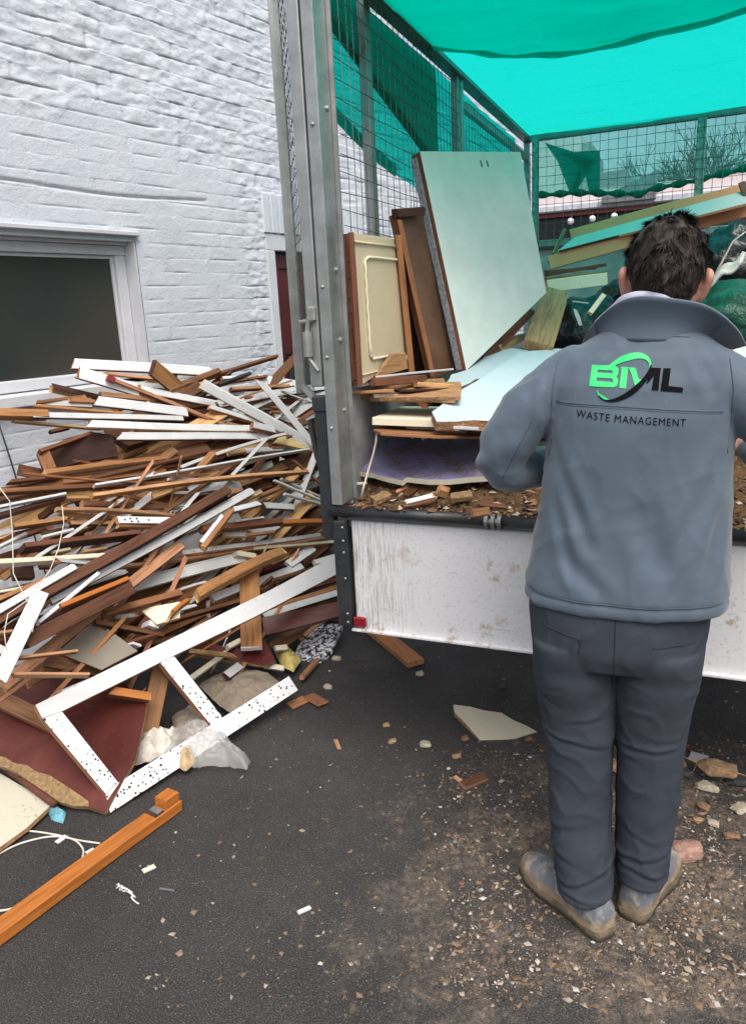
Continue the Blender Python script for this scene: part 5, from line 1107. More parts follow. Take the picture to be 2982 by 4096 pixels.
    flat('peeling_panel', [(690, 1400), (712, 1382), (758, 1384), (735, 1438), (705, 1472), (668, 1478), (648, 1458), (662, 1425)], .06, .02, [pm, pm], 'white panel with black peeling patches by the tailgate corner', 'panel', tilt=(-.2, -.3), rough_edge=.005)
    def crumple(nm, poly, z, h, mat, label, cat, seed, res=20, tilt=0.):
        P = [atZ(x, y, z) for x, y in poly]; c = sum(P, Vector())/len(P); vs, fs = [], []; K = 22; N = 84
        def edge(k):
            t_ = k/N*len(P); i = int(t_) % len(P); return P[i].lerp(P[(i+1) % len(P)], t_-int(t_))
        vs.append((0, 0, h))
        for r in range(1, K+1):
            for k in range(N):
                p = (edge(k)-c)*(r/K); q = math.sqrt(max(0, 1-(r/K)**2))
                w = nz(p.x*14+seed, p.y*14, seed, 4)*.5+(1-abs(nz(p.x*17, p.y*17+seed, 3., 2))*2.6)*.55
                vs.append((p.x, p.y, max(.002, h*(q*.75+.25*(1-r/K))+h*.55*w*(.3+.7*q)+p.y*tilt+(.004 if r == K else 0))))
        for k in range(N): fs.append((0, 1+k, 1+(k+1) % N))
        for r in range(K-1):
            for k in range(N): a = 1+r*N; fs.append((a+k, a+N+k, a+N+(k+1) % N, a+(k+1) % N))
        o = obj(nm, vs, fs, mat, None, None, True, loc=c-Vector((0, 0, 0))); tag(o, label, cat); return o
    t = NT('cloudy_polythene'); t.fin((.62, .6, .57), .28, 0, .5); t.b.inputs['Alpha'].default_value = .45; t.b.inputs['Transmission Weight'].default_value = .15; v = t.coord('Object'); t.bump(t.noise(v, 40, 4, .6), .5, .01); poly_m = t.m
    crumple('plastic_bag', [(395, 1615), (440, 1595), (490, 1610), (510, 1650), (556, 1690), (548, 1710), (505, 1700), (440, 1705), (405, 1695), (360, 1680), (372, 1640)], .02, .075, poly_m, 'crumpled cloudy clear plastic bag on the lower frame rail', 'bag', 3)
    crumple('plaster_rag', [(300, 1660), (345, 1630), (395, 1625), (390, 1660), (330, 1690), (285, 1700)], .03, .06, plain('stained_white_cloth', (.6, .55, .48), .9, 0, .3, 14, .5, .01), 'stained white rag beside the clear plastic bag', 'rag', 8)
    crumple('film_end', [(400, 1680), (430, 1668), (435, 1690), (412, 1712), (398, 1705)], .025, .05, plain('brown_stained_film', (.5, .36, .2), .4, 0, .3, 20), 'brown stained film twist in front of the clear plastic bag', 'film', 5)
    o = crumple('dust_sheet', [(470, 1500), (520, 1480), (590, 1490), (622, 1515), (585, 1545), (520, 1590), (480, 1560), (440, 1520)], .05, .028, plain('taupe_cloth', (.22, .18, .135), .95, 0, .25, 9, .6, .01), 'crumpled taupe dust sheet behind the lower frame rail', 'cloth', 11)
    crumple('dust_sheet', [(380, 1590), (430, 1560), (470, 1600), (440, 1640), (390, 1640)], .03, .035, bpy.data.materials['taupe_cloth'], 'smaller taupe cloth heap left of the middle frame rail', 'cloth', 14)
    crumple('yellow_film', [(608, 1445), (640, 1440), (668, 1465), (650, 1490), (622, 1480)], .03, .04, plain('yellow_film', (.5, .4, .13), .35, 0, .3, 20), 'crumpled yellow film at the foot of the peeling panel', 'film', 17)
    crumple('blue_scrap', [(105, 1800), (130, 1792), (148, 1805), (140, 1825), (115, 1818)], .0, .025, plain('blue_plastic', (.16, .4, .5), .5, 0, .5, 40, .8, .01), 'little torn blue plastic scrap between cream sheet and frame', 'scrap', 4)
    # white flex
    for k, (pts, lb) in enumerate(((((-20, 1902), (40, 1870), (110, 1853), (160, 1858), (184, 1880), (182, 1905)), 'white flex looping near the cream sheet'), (((-20, 1838), (60, 1840), (120, 1848), (170, 1860), (222, 1868)), 'white flex lying straight towards the varnished rail'), (((-20, 2018), (10, 2016), (40, 2008), (60, 1998)), 'short white flex end under the varnished rail'))):
        P = [atZ(x, y, .005) for x, y in pts]; c = P[0]; Q = []
        for i in range(len(P)-1):
            for j in range(6):
                u = j/6; p0, p1, p2, p3 = P[max(0, i-1)], P[i], P[i+1], P[min(len(P)-1, i+2)]
                Q.append(.5*((2*p1)+(p2-p0)*u+(2*p0-5*p1+4*p2-p3)*u*u+(3*p1-p0-3*p2+p3)*u**3)-c)
        Q.append(P[-1]-c); m = MB(); m.tube(Q, .0032, 6); tag(m.build('flex', MAT['cable'], None, True, loc=c), lb, 'cable', 'loose white cables')
    # wires hanging over the left of the heap
    for k, (pts, lift, lb) in enumerate((([(138, 1120), (142, 1160), (130, 1215), (110, 1265), (60, 1330), (18, 1360), (10, 1400), (15, 1440)], .42, 'thin pale wire looping down over the left of the heap'), ([(0, 1080), (22, 1110), (28, 1180), (30, 1270), (60, 1330), (78, 1370), (72, 1400)], .41, 'thin grey wire hanging at the left edge over the white board'), ([(-5, 940), (15, 1000), (40, 1080), (72, 1150)], .0, 'black cable running down the white bricks'))):
        if k == 2: P = [onpl(x, y, W0+wnor*.03, wnor) for x, y in ((-5, 930), (15, 990), (40, 1070), (75, 1180), (110, 1300))]
        else: P = [heap_pt(x, y, lift) for x, y in pts]
        c = P[0]; m = MB(); m.tube([p-c for p in P], .0018 if k < 2 else .004, 5); tag(m.build('wire', MAT['cable'] if k < 2 else MAT['black'], None, True, loc=c), lb, 'wire')
    # small litter
    def shard(nm, a, b, w, t, f, sd, lb, ct, z=.0, **kw):
        p1, p2 = atZ(*a, z+t/2+.001), atZ(*b, z+t/2+.001); o = plank(nm, p1, p2, w, t, Vector((.1, -.05, 1)), f, sd, jag=kw.pop('jag', .006), **kw); tag(o, lb, ct, kw.get('group'))
    shard('wood_splinter', (741, 1637), (750, 1660), .014, .004, 'P', 'P', 'little pinkish splinter lying alone on the asphalt', 'splinter')
    shard('orange_splinter', (668, 1502), (704, 1462), .02, .02, 'O', 'P', 'bright orange broken splinter at the tip of the frame', 'splinter', .02)
    shard('brown_scrap', (640, 1566), (680, 1548), .05, .008, 'O', 'R', 'left of two curled brown scraps right of the frame tip', 'scrap', .004)
    shard('brown_scrap', (682, 1540), (715, 1560), .055, .008, 'R', 'O', 'right of two curled brown scraps right of the frame tip', 'scrap', .01)
    shard('broken_lath', (1022, 1742), (1075, 1720), .035, .014, 'B', 'T', 'short grey brown lath lying in the rubble before the truck', 'lath')
    shard('broken_lath', (1005, 1720), (1034, 1745), .012, .012, 'P', 'T', 'thin pale lath touching the short grey brown lath', 'lath')
    shard('white_peg', (658, 2024), (690, 2010), .011, .008, 'W', 'W', 'small white plastic peg in front on the asphalt', 'peg')
    shard('screw', (350, 1969), (388, 1974), .006, .006, 'metal_d', 'metal_d', 'grey screw lying on the asphalt', 'screw', jag=0)
    shard('white_scrap', (315, 1932), (346, 1918), .016, .006, 'K', 'W', 'crooked white scrap left of centre on the asphalt', 'scrap')
    shard('white_scrap', (125, 1868), (150, 1850), .016, .004, 'W', 'W', 'white scrap next to the looping flex', 'scrap')
    shard('white_scrap', (190, 1892), (212, 1880), .014, .004, 'W', 'W', 'white scrap against the varnished rail', 'scrap')
    shard('tile_piece', (1524, 1672), (1566, 1684), .045, .008, 'G', 'G', 'flat pale tile piece right of the man legs', 'tile')
    shard('wood_sliver', (1505, 1640), (1530, 1665), .01, .008, 'R', 'R', 'thin reddish sliver by the brick lumps', 'sliver')
    m = MB(); P = [atZ(258+44*t_+6*math.sin(t_*40), 1960+5*math.sin(t_*6)+42*t_*t_, .008)+Vector((0, 0, .006*math.sin(t_*44))) for t_ in [i/60 for i in range(61)]]; c = P[0]
    m.tube([p-c for p in P], .0022, 5); tag(m.build('plastic_spiral', plain('clear_plastic', (.6, .6, .62), .2), None, True, loc=c), 'curly clear plastic spiral in front of the varnished rail', 'spiral')
    # rubble lumps
    bk = {}
    def lump(x, y, wd, asp, colr, lb, ct='brick', seed=1, nm='brick_lump'):
        p = atZ(x, y, 0); s = wd/(F/US)*(p-CAM).dot(fwd)/2; bm = bmesh.new(); rnd = random.Random(seed*13+1); ofs = Vector((seed*3.1, 0, 0))
        for _ in range(22):
            q = Vector((rnd.uniform(-1, 1), rnd.uniform(-1, 1), rnd.uniform(-1, 1))); mx = max(abs(q.x), abs(q.y), abs(q.z)); q = q*(rnd.uniform(.8, 1)/mx); q = q.lerp(q.normalized()*1.1, .35); bm.verts.new((q.x*s, q.y*s*asp, q.z*s*asp*.6))
        r = bmesh.ops.convex_hull(bm, input=bm.verts); bmesh.ops.delete(bm, geom=[g for g in r['geom_interior'] if isinstance(g, bmesh.types.BMVert)], context='VERTS')
        bmesh.ops.bevel(bm, geom=bm.edges[:], offset=s*.05, segments=1, affect='EDGES'); bmesh.ops.triangulate(bm, faces=bm.faces); bmesh.ops.subdivide_edges(bm, edges=bm.edges[:], cuts=2)
        for v in bm.verts: v.co += v.co.normalized()*s*(.07*noise.fractal(v.co/s*2.5+ofs, 1., 2., 4)+.03*noise.noise(v.co/s*9+ofs))
        me = bpy.data.meshes.new(nm); bm.to_mesh(me); bm.free()
        zmin = min(v.co.z for v in me.vertices); o = bpy.data.objects.new(nm, me); COL.objects.link(o); o.location = p+Vector((0, s*asp*.5, -zmin-.003)); o.rotation_euler = (0, 0, rnd.uniform(-.5, .5))
        if colr not in bk: bk[colr] = plain('rubble_'+['tan', 'pink', 'dark', 'cream', 'brown'][len(bk) % 5], colr, .9, 0, .35, 24, .8, .008)
        me.materials.append(bk[colr]); tag(o, lb, ct, 'rubble lumps on the ground')
    tan, pk, dk, crm, br = (.36, .23, .125), (.34, .2, .155), (.06, .058, .058), (.45, .4, .3), (.24, .14, .075)
    for i, a in enumerate(((1105, 1532, 34, .8, dk, 'dark stone in the shade under the tailgate'), (1590, 1738, 92, .55, tan, 'big sandy brick half right of the man legs'), (1568, 1752, 52, .6, crm, 'cream lump in front of the sandy brick half'), (1515, 1905, 92, .7, pk, 'pink brick lump with mortar beside the right boot'), (1500, 1706, 44, .9, br, 'brown brick lump right of the knees'), (1513, 1722, 40, .8, dk, 'dark stone under the brown brick lump'), (1360, 1712, 34, 1.2, tan, 'sandy lump seen between the legs'), (1640, 1742, 60, .6, dk, 'dark flat stone at the right picture edge'), (1560, 1795, 34, .7, br, 'brown pebble below the sandy brick half'), (1640, 1800, 40, .8, crm, 'cream stone at the right picture edge'), (855, 1609, 20, .8, tan, 'small tan lump left on the asphalt'), (868, 1646, 24, .6, tan, 'flat tan lump left of the chipboard offcut'), (942, 1655, 28, .8, crm, 'crumbly cream lump left of the chipboard offcut'), (1030, 1640, 20, .8, br, 'brown crumb under the chipboard offcut'), (1012, 1680, 22, .8, tan, 'tan crumb below the chipboard offcut'), (930, 1496, 20, .8, crm, 'white crumb by the grooved plank end'), (745, 1462, 22, .7, crm, 'white crumb right of the peeling panel'), (726, 1525, 22, .7, crm, 'white crumb right of the frame tip'), (1170, 1640, 18, .8, br, 'brown crumb at the right tip of the chipboard offcut'), (1620, 1860, 38, .7, br, 'brown stone near the right picture edge'), (1580, 1830, 26, .8, crm, 'cream pebble near the pink brick lump'), (1547, 1822, 24, .8, tan, 'tan pebble above the pink brick lump'))):
        lump(*a[:5], a[5], 'lump', i+1, 'rubble_lump')
ground_things()
gm_ = chip_mat('ground_grit', [(0, (.24, .165, .105)), (.22, (.36, .31, .25)), (.36, (.06, .055, .05)), (.5, (.17, .115, .08)), (.7, (.5, .48, .45)), (.78, (.26, .18, .135)), (.9, (.12, .11, .1))])
def gpl(rng, n):
    out = []
    cl = [(rng.uniform(1000, 1651), rng.uniform(1680, 2190), rng.uniform(15, 70)) for _ in range(60)]
    while len(out) < n:
        if rng.random() < .5: c = cl[rng.integers(len(cl))]; x, y = c[0]+rng.normal(0, c[2]), c[1]+rng.normal(0, c[2]*.6)
        elif rng.random() < .75: x, y = 1651-abs(rng.normal(0, 330))+60, rng.uniform(1640, 2230)
        else: x, y = rng.uniform(300, 1750), rng.uniform(1430, 2230)
        if y < 1420 or y > 2260 or x < -60 or x > 1760: continue
        p = atZ(x, y, 0); out.append(np.array([p.x, p.y, 0.]))
    return out
chips('ground_grit', 10500, gpl, (.001, .0105), gm_, 11)
chips('fine_grit', 9000, gpl, (.0008, .0045), gm_, 12)
# ================================================================ PERSON
PA = R(20); pr = Vector((math.cos(PA), -math.sin(PA), 0)); pn = Vector((math.sin(PA), math.cos(PA), 0)); Q0 = Vector((.575, 1.68, 0))
man = empty('person', Q0, -PA); tag(man, 'man in grey jacket and charcoal trousers standing at the truck with his back turned', 'person')
def sell(cx, cy, rx, ryb, ryf, z, n=48, p=2.5, tilt=(0, 0)):
    out = []
    for k in range(n):
        a = 2*math.pi*k/n; c, s = math.cos(a), math.sin(a)
        x = rx*math.copysign(abs(c)**(2/p), c); y = (ryf if s > 0 else ryb)*math.copysign(abs(s)**(2/p), s)
        out.append((cx+x, cy+y, z+tilt[0]*x+tilt[1]*y))
    return out
def interp(tab, z):
    for a, b in zip(tab, tab[1:]):
        lo, hi = (a, b) if a[0] <= b[0] else (b, a)
        if lo[0] <= z <= hi[0]:
            t = (z-lo[0])/(hi[0]-lo[0]); t = t*t*(3-2*t)*.35+t*.65
            return [p+(q-p)*t for p, q in zip(lo[1:], hi[1:])]
    return list((tab[0] if abs(z-tab[0][0]) < abs(z-tab[-1][0]) else tab[-1])[1:])
def limb(mb, joints, radii, n=20, sub=9, flat=1.0):
    """tapered tube through joints (Catmull-Rom) with rounded ends"""
    J = [Vector(j) for j in joints]; pts, rs = [], []
    for i in range(len(J)-1):
        p0, p1, p2, p3 = J[max(0, i-1)], J[i], J[i+1], J[min(len(J)-1, i+2)]
        for k in range(sub):
            u = k/sub; pts.append(.5*((2*p1)+(p2-p0)*u+(2*p0-5*p1+4*p2-p3)*u*u+(3*p1-p0-3*p2+p3)*u**3)); rs.append(radii[i]+(radii[i+1]-radii[i])*u)
    pts.append(J[-1]); rs.append(radii[-1])
    d0 = (pts[0]-pts[1]).normalized(); d1 = (pts[-1]-pts[-2]).normalized()
    P = [pts[0]+d0*rs[0]*.8, pts[0]+d0*rs[0]*.5]+pts+[pts[-1]+d1*rs[-1]*.5, pts[-1]+d1*rs[-1]*.8]; Rr = [rs[0]*.5, rs[0]*.85]+rs+[rs[-1]*.85, rs[-1]*.5]
    mb.tube(P, Rr, n); return mb
def remesh(name, mb, vox, mat, parent, smooth_it=4, fac=.5, disp=None, keep=True):
    o = mb.build(name+'_src', [mat]); fix_normals(o)
    m = o.modifiers.new('r', 'REMESH'); m.mode = 'VOXEL'; m.voxel_size = vox; m.use_smooth_shade = True
    s = o.modifiers.new('s', 'SMOOTH'); s.iterations = smooth_it; s.factor = fac
    dg = bpy.context.evaluated_depsgraph_get(); dg.update(); me = bpy.data.meshes.new_from_object(o.evaluated_get(dg)); bpy.data.objects.remove(o, do_unlink=True)
    me.name = name; me.materials.clear(); me.materials.append(mat)
    me.polygons.foreach_set('use_smooth', [True]*len(me.polygons))
    if disp:
        nrm = [v.normal.copy() for v in me.vertices]; co = [v.co.copy() for v in me.vertices]
        for v, n_, c in zip(me.vertices, nrm, co): v.co = c+n_*disp(c, n_)
    o = bpy.data.objects.new(name, me); COL.objects.link(o); o.parent = parent; return o
# ---- key lines
TORSO = [  # z, xl, xr, back, front
    (.858, -.213, .240, -.150, .135), (.90, -.214, .241, -.152, .135), (1.0, -.197, .239, -.142, .13), (1.1, -.181, .234, -.138, .125), (1.2, -.170, .230, -.142, .12),
    (1.30, -.166, .226, -.142, .115), (1.37, -.166, .225, -.130, .105), (1.42, -.145, .215, -.108, .09), (1.455, -.09, .175, -.088, .075), (1.485, -.04, .135, -.07, .07)]
def fold(c, k, ph, w): return math.sin(c*k+ph)*w
def jacket_disp(c, n):
    x, y, z = c; d = 0
    back = max(0, -n.y)
    d += .0055*noise.fractal(Vector((x*5, y*5, z*3.2)), 1., 2., 3)
    rg_ = 1-abs(noise.noise(Vector((x*11+z*4, y*8, z*4.5-x*3+3))))*3.2; d += .0022*max(0, rg_)**2*(.35+.65*min(1, abs(z-1.3)*6))
    rg_ = 1-abs(noise.noise(Vector((x*7-z*6, y*9+5, z*8+x*3))))*3.6; d += (.0034 if x < -.17 or x > .24 else .0012)*max(0, rg_)**2*(1 if z < 1.24 or x < -.15 else .25)
    # slack folds falling from the armpits and a shallow gutter down the back
    for (x0, z0, x1, z1, w, a) in ((-.16, 1.27, -.06, 1.02, .016, .006), (-.15, 1.2, -.10, .95, .014, .005), (.2, 1.22, .10, .98, .018, .006), (.21, 1.1, .17, .9, .015, .006), (.02, 1.46, -.05, 1.40, .012, .004), (.14, 1.44, .17, 1.36, .012, .005), (.05, 1.1, .12, .9, .03, .006), (-.12, 1.0, -.02, .9, .02, .005)):
        dx, dz = x1-x0, z1-z0; L2 = dx*dx+dz*dz; t = max(0, min(1, ((x-x0)*dx+(z-z0)*dz)/L2)); q = math.hypot(x-x0-dx*t, z-z0-dz*t)
        d -= a*math.exp(-(q/w)**2)*math.sin(math.pi*(.1+.8*t))*back; d += a*.8*math.exp(-((q-w*1.6)/w)**2)*math.sin(math.pi*(.1+.8*t))*back
    # bunched sleeve folds round the left elbow
    if x < -.19:
        e = Vector((-.275, -.01, 1.18)); q = (Vector(c)-e).length
        d += .0065*math.sin((z*.9+y*.5-x*.3)*95+3*noise.noise(Vector((x*9, y*9, z*9))))*math.exp(-(q/.085)**2)
        d += .004*noise.fractal(Vector((x*14, y*14, z*9)), 1., 2., 3)
    if x > .25: d += .006*noise.fractal(Vector((x*12, y*12, z*9)), 1., 2., 3)
    # hem roll
    d += .001*math.exp(-((z-.872)/.008)**2)-.003*math.exp(-((z-.889)/.004)**2)
    return d
jk = NT('grey_softshell'); v = jk.coord('Object'); n1 = jk.noise(v, 5, 4, .6); n2 = jk.noise(v, 420, 2, .6); n3_ = jk.noise(v, 17, 5, .7)
jc = jk.ramp(n1, [(.3, (.070, .099, .130)), (.7, (.092, .126, .162))]); jc = jk.mix(jk.math('MULTIPLY', jk.ramp(n3_, [(.62, 0), (.74, 1)]), .22), jc, (.22, .24, .26))
jk.bump(jk.math('ADD', n2, jk.math('MULTIPLY', n3_, 2.)), .12, .002); jk.b.inputs['Sheen Weight'].default_value = .25; JM = jk.fin(jc, .62, 0, .3)
def mk_jacket():
    m = MB(); rings = []
    zs = [.858+(1.485-.858)*k/44 for k in range(45)]
    for z in zs:
        xl, xr, yb, yf = interp(TORSO, z); rings.append(sell((xl+xr)/2, 0, (xr-xl)/2, -yb, yf, z, p=2.45))
    m.loft(rings)
    limb(m, [(-.105, -.01, 1.395), (-.205, -.03, 1.315), (-.264, -.035, 1.22), (-.262, .0, 1.168), (-.19, .12, 1.15), (-.10, .235, 1.16)], [.062, .067, .059, .054, .050, .046])
    limb(m, [(.175, -.01, 1.385), (.27, -.02, 1.315), (.345, -.01, 1.245), (.372, .05, 1.20), (.36, .15, 1.18), (.31, .27, 1.17)], [.062, .069, .064, .058, .052, .046])
    return remesh('jacket', m, .0062, JM, man, 6, .5, jacket_disp)
jacket = mk_jacket()
LEG = dict(L=[(.74, -.196, -.0, -.135, .10), (.68, -.192, .004, -.125, .095), (.6, -.181, .006, -.108, .09), (.52, -.171, .004, -.100, .08), (.44, -.162, .0, -.097, .075), (.36, -.154, -.002, -.1, .065), (.28, -.147, -.001, -.115, .05), (.2, -.135, .006, -.14, .02), (.13, -.124, .012, -.155, .0), (.088, -.12, .016, -.165, -.012)],
           R=[(.74, .0, .192, -.135, .10), (.68, -.002, .188, -.125, .095), (.6, .004, .180, -.108, .09), (.52, .008, .171, -.096, .085), (.44, .012, .164, -.088, .08), (.36, .014, .158, -.084, .078), (.28, .015, .154, -.084, .075), (.2, .016, .150, -.087, .07), (.14, .018, .144, -.09, .06), (.105, .018, .142, -.092, .055)])
PELV = [(.97, -.18, .205, -.12, .11), (.9, -.198, .207, -.132, .115), (.83, -.205, .202, -.142, .115), (.76, -.2, .196, -.145, .11), (.715, -.194, .19, -.132, .1)]
def trouser_disp(c, n):
    x, y, z = c; d = .003+.0055*noise.fractal(Vector((x*6, y*6, z*4)), 1., 2., 4)+.003*max(0, 1-abs(noise.noise(Vector((x*13+z*5, y*11, z*9-x*7))))*3.2)**2; back = max(0, -n.y)*.8+.2
    s = -1 if x < 0 else 1; xc = x-(-.09 if s < 0 else .085)
    def f(z0, slope, w, a, k=0.):
        a *= .55*max(0., .55+1.3*noise.noise(Vector((xc*9+k*3.1, y*7, z0*11+k))))
        w *= .7; q = z-z0-slope*xc+.022*noise.noise(Vector((x*11, y*9, k*2.3))); return a*(-math.exp(-(q/w)**2)+.8*math.exp(-((q-w*1.7)/w)**2))
    d += back*(f(.665, -.25*s, .010, .006)+f(.60, .3*s, .010, .005, 1)+f(.545, -.3*s, .011, .006, 2)+f(.50, .2*s, .010, .006, 3)+f(.455, -.2*s, .012, .005, 4)+f(.36, .3*s, .014, .004, 5))
    d += f(.255, -.35*s, .013, .005, 2)+f(.19, .3*s, .011, .007, 3)+f(.145, -.3*s, .010, .008, 1)+f(.105, .2*s, .009, .008, 4)
    d -= .007*math.exp(-((z-.70)/.03)**2)*back*math.exp(-(xc/.07)**2)*.5
    return d
tr = NT('charcoal_twill'); v = tr.coord('Object'); n1 = tr.noise(v, 4, 5, .65); n2 = tr.noise(v, 380, 2, .6); n3_ = tr.noise(v, 24, 5, .7)
tc = tr.ramp(n1, [(.3, (.031, .037, .049)), (.7, (.048, .056, .070))]); tc = tr.mix(tr.math('MULTIPLY', tr.ramp(n3_, [(.66, 0), (.8, 1)]), .3), tc, (.12, .11, .1))
tr.bump(tr.math('ADD', n2, n3_), .15, .002); TM = tr.fin(tc, .85, 0, .2)
def mk_trousers():
    m = MB(); m.loft([sell((a+b)/2, 0, (b-a)/2, -c, d, z, p=2.4) for z, a, b, c, d in [(z, *interp(PELV, z)) for z in [.97-.255*k/14 for k in range(15)]]])
    for side in 'LR':
        tab = LEG[side]; z0 = tab[-1][0]; rings = []
        for k in range(41):
            z = .76-(.76-z0)*k/40; a, b, c, d = interp(tab, min(z, .74)); cy = (c+d)/2
            rings.append(sell((a+b)/2, cy, (b-a)/2, (d-c)/2, (d-c)/2, z, p=2.2, tilt=(0, .0)))
        m.loft(rings)
    return remesh('trousers', m, .0058, TM, man, 4, .5, trouser_disp)
trousers = mk_trousers()
# ---- body: head, neck, trunk, arms with hands, legs as one continuous surface
skin = NT('skin'); v = skin.coord('Object'); n1 = skin.noise(v, 30, 4, .6); sc_ = skin.ramp(n1, [(.3, (.42, .2, .145)), (.7, (.52, .27, .2))])
skin.b.inputs['Subsurface Weight'].default_value = .08; skin.b.inputs['Subsurface Radius'].default_value = (.01, .004, .002); SKM = skin.fin(sc_, .5, 0, .4)
HC = Vector((.076, .012, 1.604)); HT = R(5)          # head centre, tilt towards the right shoulder
HR = Matrix.Rotation(HT, 3, 'Y') @ Matrix.Rotation(R(-8), 3, 'X')
def H(x, y, z): return HC+HR @ Vector((x, y, z))
def head_rings():
    tab = [(-.125, .030, .02, .072), (-.110, .046, .03, .085), (-.09, .057, .045, .092), (-.06, .066, .066, .094), (-.03, .071, .083, .095), (0, .0735, .092, .097), (.03, .0745, .096, .098), (.055, .072, .092, .094), (.075, .064, .08, .082), (.09, .05, .062, .062), (.100, .03, .036, .036), (.1035, .008, .01, .01)]
    return [[tuple(H(*p)) for p in sell(0, 0, a, b, c, z, 28, 2.15)] for z, a, b, c in tab]
def mk_body():
    m = MB(); m.loft(head_rings())
    # nose, brow, lips, chin, ears
    limb(m, [H(0, .094, .012), H(0, .104, -.015), H(0, .114, -.035)], [.008, .010, .012], 10, 4); limb(m, [H(-.016, .102, -.038), H(.016, .102, -.038)], [.009, .009], 10, 4)
    limb(m, [H(-.05, .078, .022), H(-.02, .094, .024), H(.02, .094, .024), H(.05, .078, .022)], [.006, .009, .009, .006], 8, 4)
    limb(m, [H(-.022, .090, -.062), H(0, .097, -.061), H(.022, .090, -.062)], [.005, .007, .005], 8, 4); limb(m, [H(-.02, .089, -.073), H(0, .096, -.074), H(.02, .089, -.073)], [.005, .007, .005], 8, 4)
    limb(m, [H(-.012, .082, -.1), H(.012, .082, -.1)], [.016, .016], 10, 3)
    for s in (-1, 1):
        ear = [H(s*.070, .002, -.062), H(s*.077, -.006, -.054), H(s*.083, -.016, -.034), H(s*.087, -.024, -.014), H(s*.084, -.018, -.002), H(s*.074, .0, .0)]
        limb(m, ear, [.007, .0085, .0095, .0095, .008, .006], 8, 5); limb(m, [H(s*.072, .0, -.05), H(s*.078, -.012, -.012)], [.009, .009], 8, 4)
    limb(m, [(.045, -.012, 1.43), (.055, -.012, 1.48), (.07, -.005, 1.53), H(0, .0, -.055)], [.066, .058, .054, .055], 20, 5)
    m.loft([sell(.02, 0, a, b, c, z, 28, 2.4) for z, a, b, c in ((.8, .15, .09, .08), (.95, .14, .085, .085), (1.1, .15, .09, .09), (1.3, .165, .09, .09), (1.4, .15, .075, .07), (1.45, .08, .05, .05))])
    arms = ([(-.105, -.01, 1.395), (-.205, -.03, 1.315), (-.264, -.03, 1.22), (-.258, .0, 1.17), (-.19, .12, 1.15), (-.10, .235, 1.16), (-.085, .26, 1.16)], [(.175, -.01, 1.385), (.27, -.02, 1.315), (.345, -.01, 1.245), (.37, .05, 1.2), (.36, .15, 1.18), (.31, .27, 1.17), (.302, .295, 1.17)])
    for A, s in zip(arms, (-1, 1)):
        limb(m, A, [.048, .05, .044, .04, .036, .027, .025], 16, 5)
        w = Vector(A[-1]); d = (Vector(A[-1])-Vector(A[-3])).normalized(); sd = Vector((-d.y, d.x, 0)).normalized()*-s; dn = Vector((0, 0, -1))
        # palm facing down, thumb leaving the inner side, fingers curled over the board edge
        limb(m, [w+d*.005, w+d*.045, w+d*.085], [.026, .03, .026], 12, 4); limb(m, [w+d*.03-sd*.016, w+d*.085-sd*.024], [.018, .014], 10, 4); limb(m, [w+d*.03+sd*.016, w+d*.085+sd*.024], [.018, .014], 10, 4)
        for k, (o_, L) in enumerate(((-.030, .062), (-.011, .072), (.009, .068), (.028, .052))):
            b = w+d*.088+sd*o_; limb(m, [b, b+d*L*.45+dn*.006, b+d*L*.72+dn*.024, b+d*L*.78+dn*.05], [.0095, .009, .008, .007], 8, 4)
        b = w+d*.03+sd*(-.03); limb(m, [b, b-sd*.022+d*.025+dn*.008, b-sd*.03+d*.052+dn*.02, b-sd*.026+d*.068+dn*.034], [.013, .011, .010, .008], 8, 4)
    limb(m, [(-.09, -.02, .8), (-.09, -.01, .48), (-.08, -.05, .26), (-.058, -.085, .09)], [.085, .058, .05, .04], 16, 6); limb(m, [(.09, -.02, .8), (.088, -.0, .48), (.083, .0, .26), (.078, -.012, .09)], [.085, .058, .05, .04], 16, 6)
    limb(m, [(-.058, -.085, .09), (-.075, -.03, .05), (-.10, .03, .04)], [.036, .026, .02], 12, 4); limb(m, [(.078, -.012, .09), (.095, .01, .05), (.12, .05, .04)], [.036, .026, .02], 12, 4)
    return remesh('body', m, .0042, SKM, man, 3, .5)
body = mk_body()
for s in (-1, 1):
    c = H(s*.031, .0805, .004); m = MB(); m.loft([[(.0115*math.cos(a)*math.sin(b), .0115*math.sin(a)*math.sin(b), .0115*math.cos(b)) for a in [2*math.pi*i/14 for i in range(14)]] for b in [.03+3.08*i/8 for i in range(9)]])
    m.build('eye', plain('eye_white', (.7, .68, .65), .2) if s < 0 else bpy.data.materials['eye_white'], man, True, loc=c)
    m = MB(); d = HR @ Vector((0, 1, 0)); m.tube([d*.0105, d*.0119], .0055, 10); m.build('iris', MAT['dark'], man, False, loc=c)
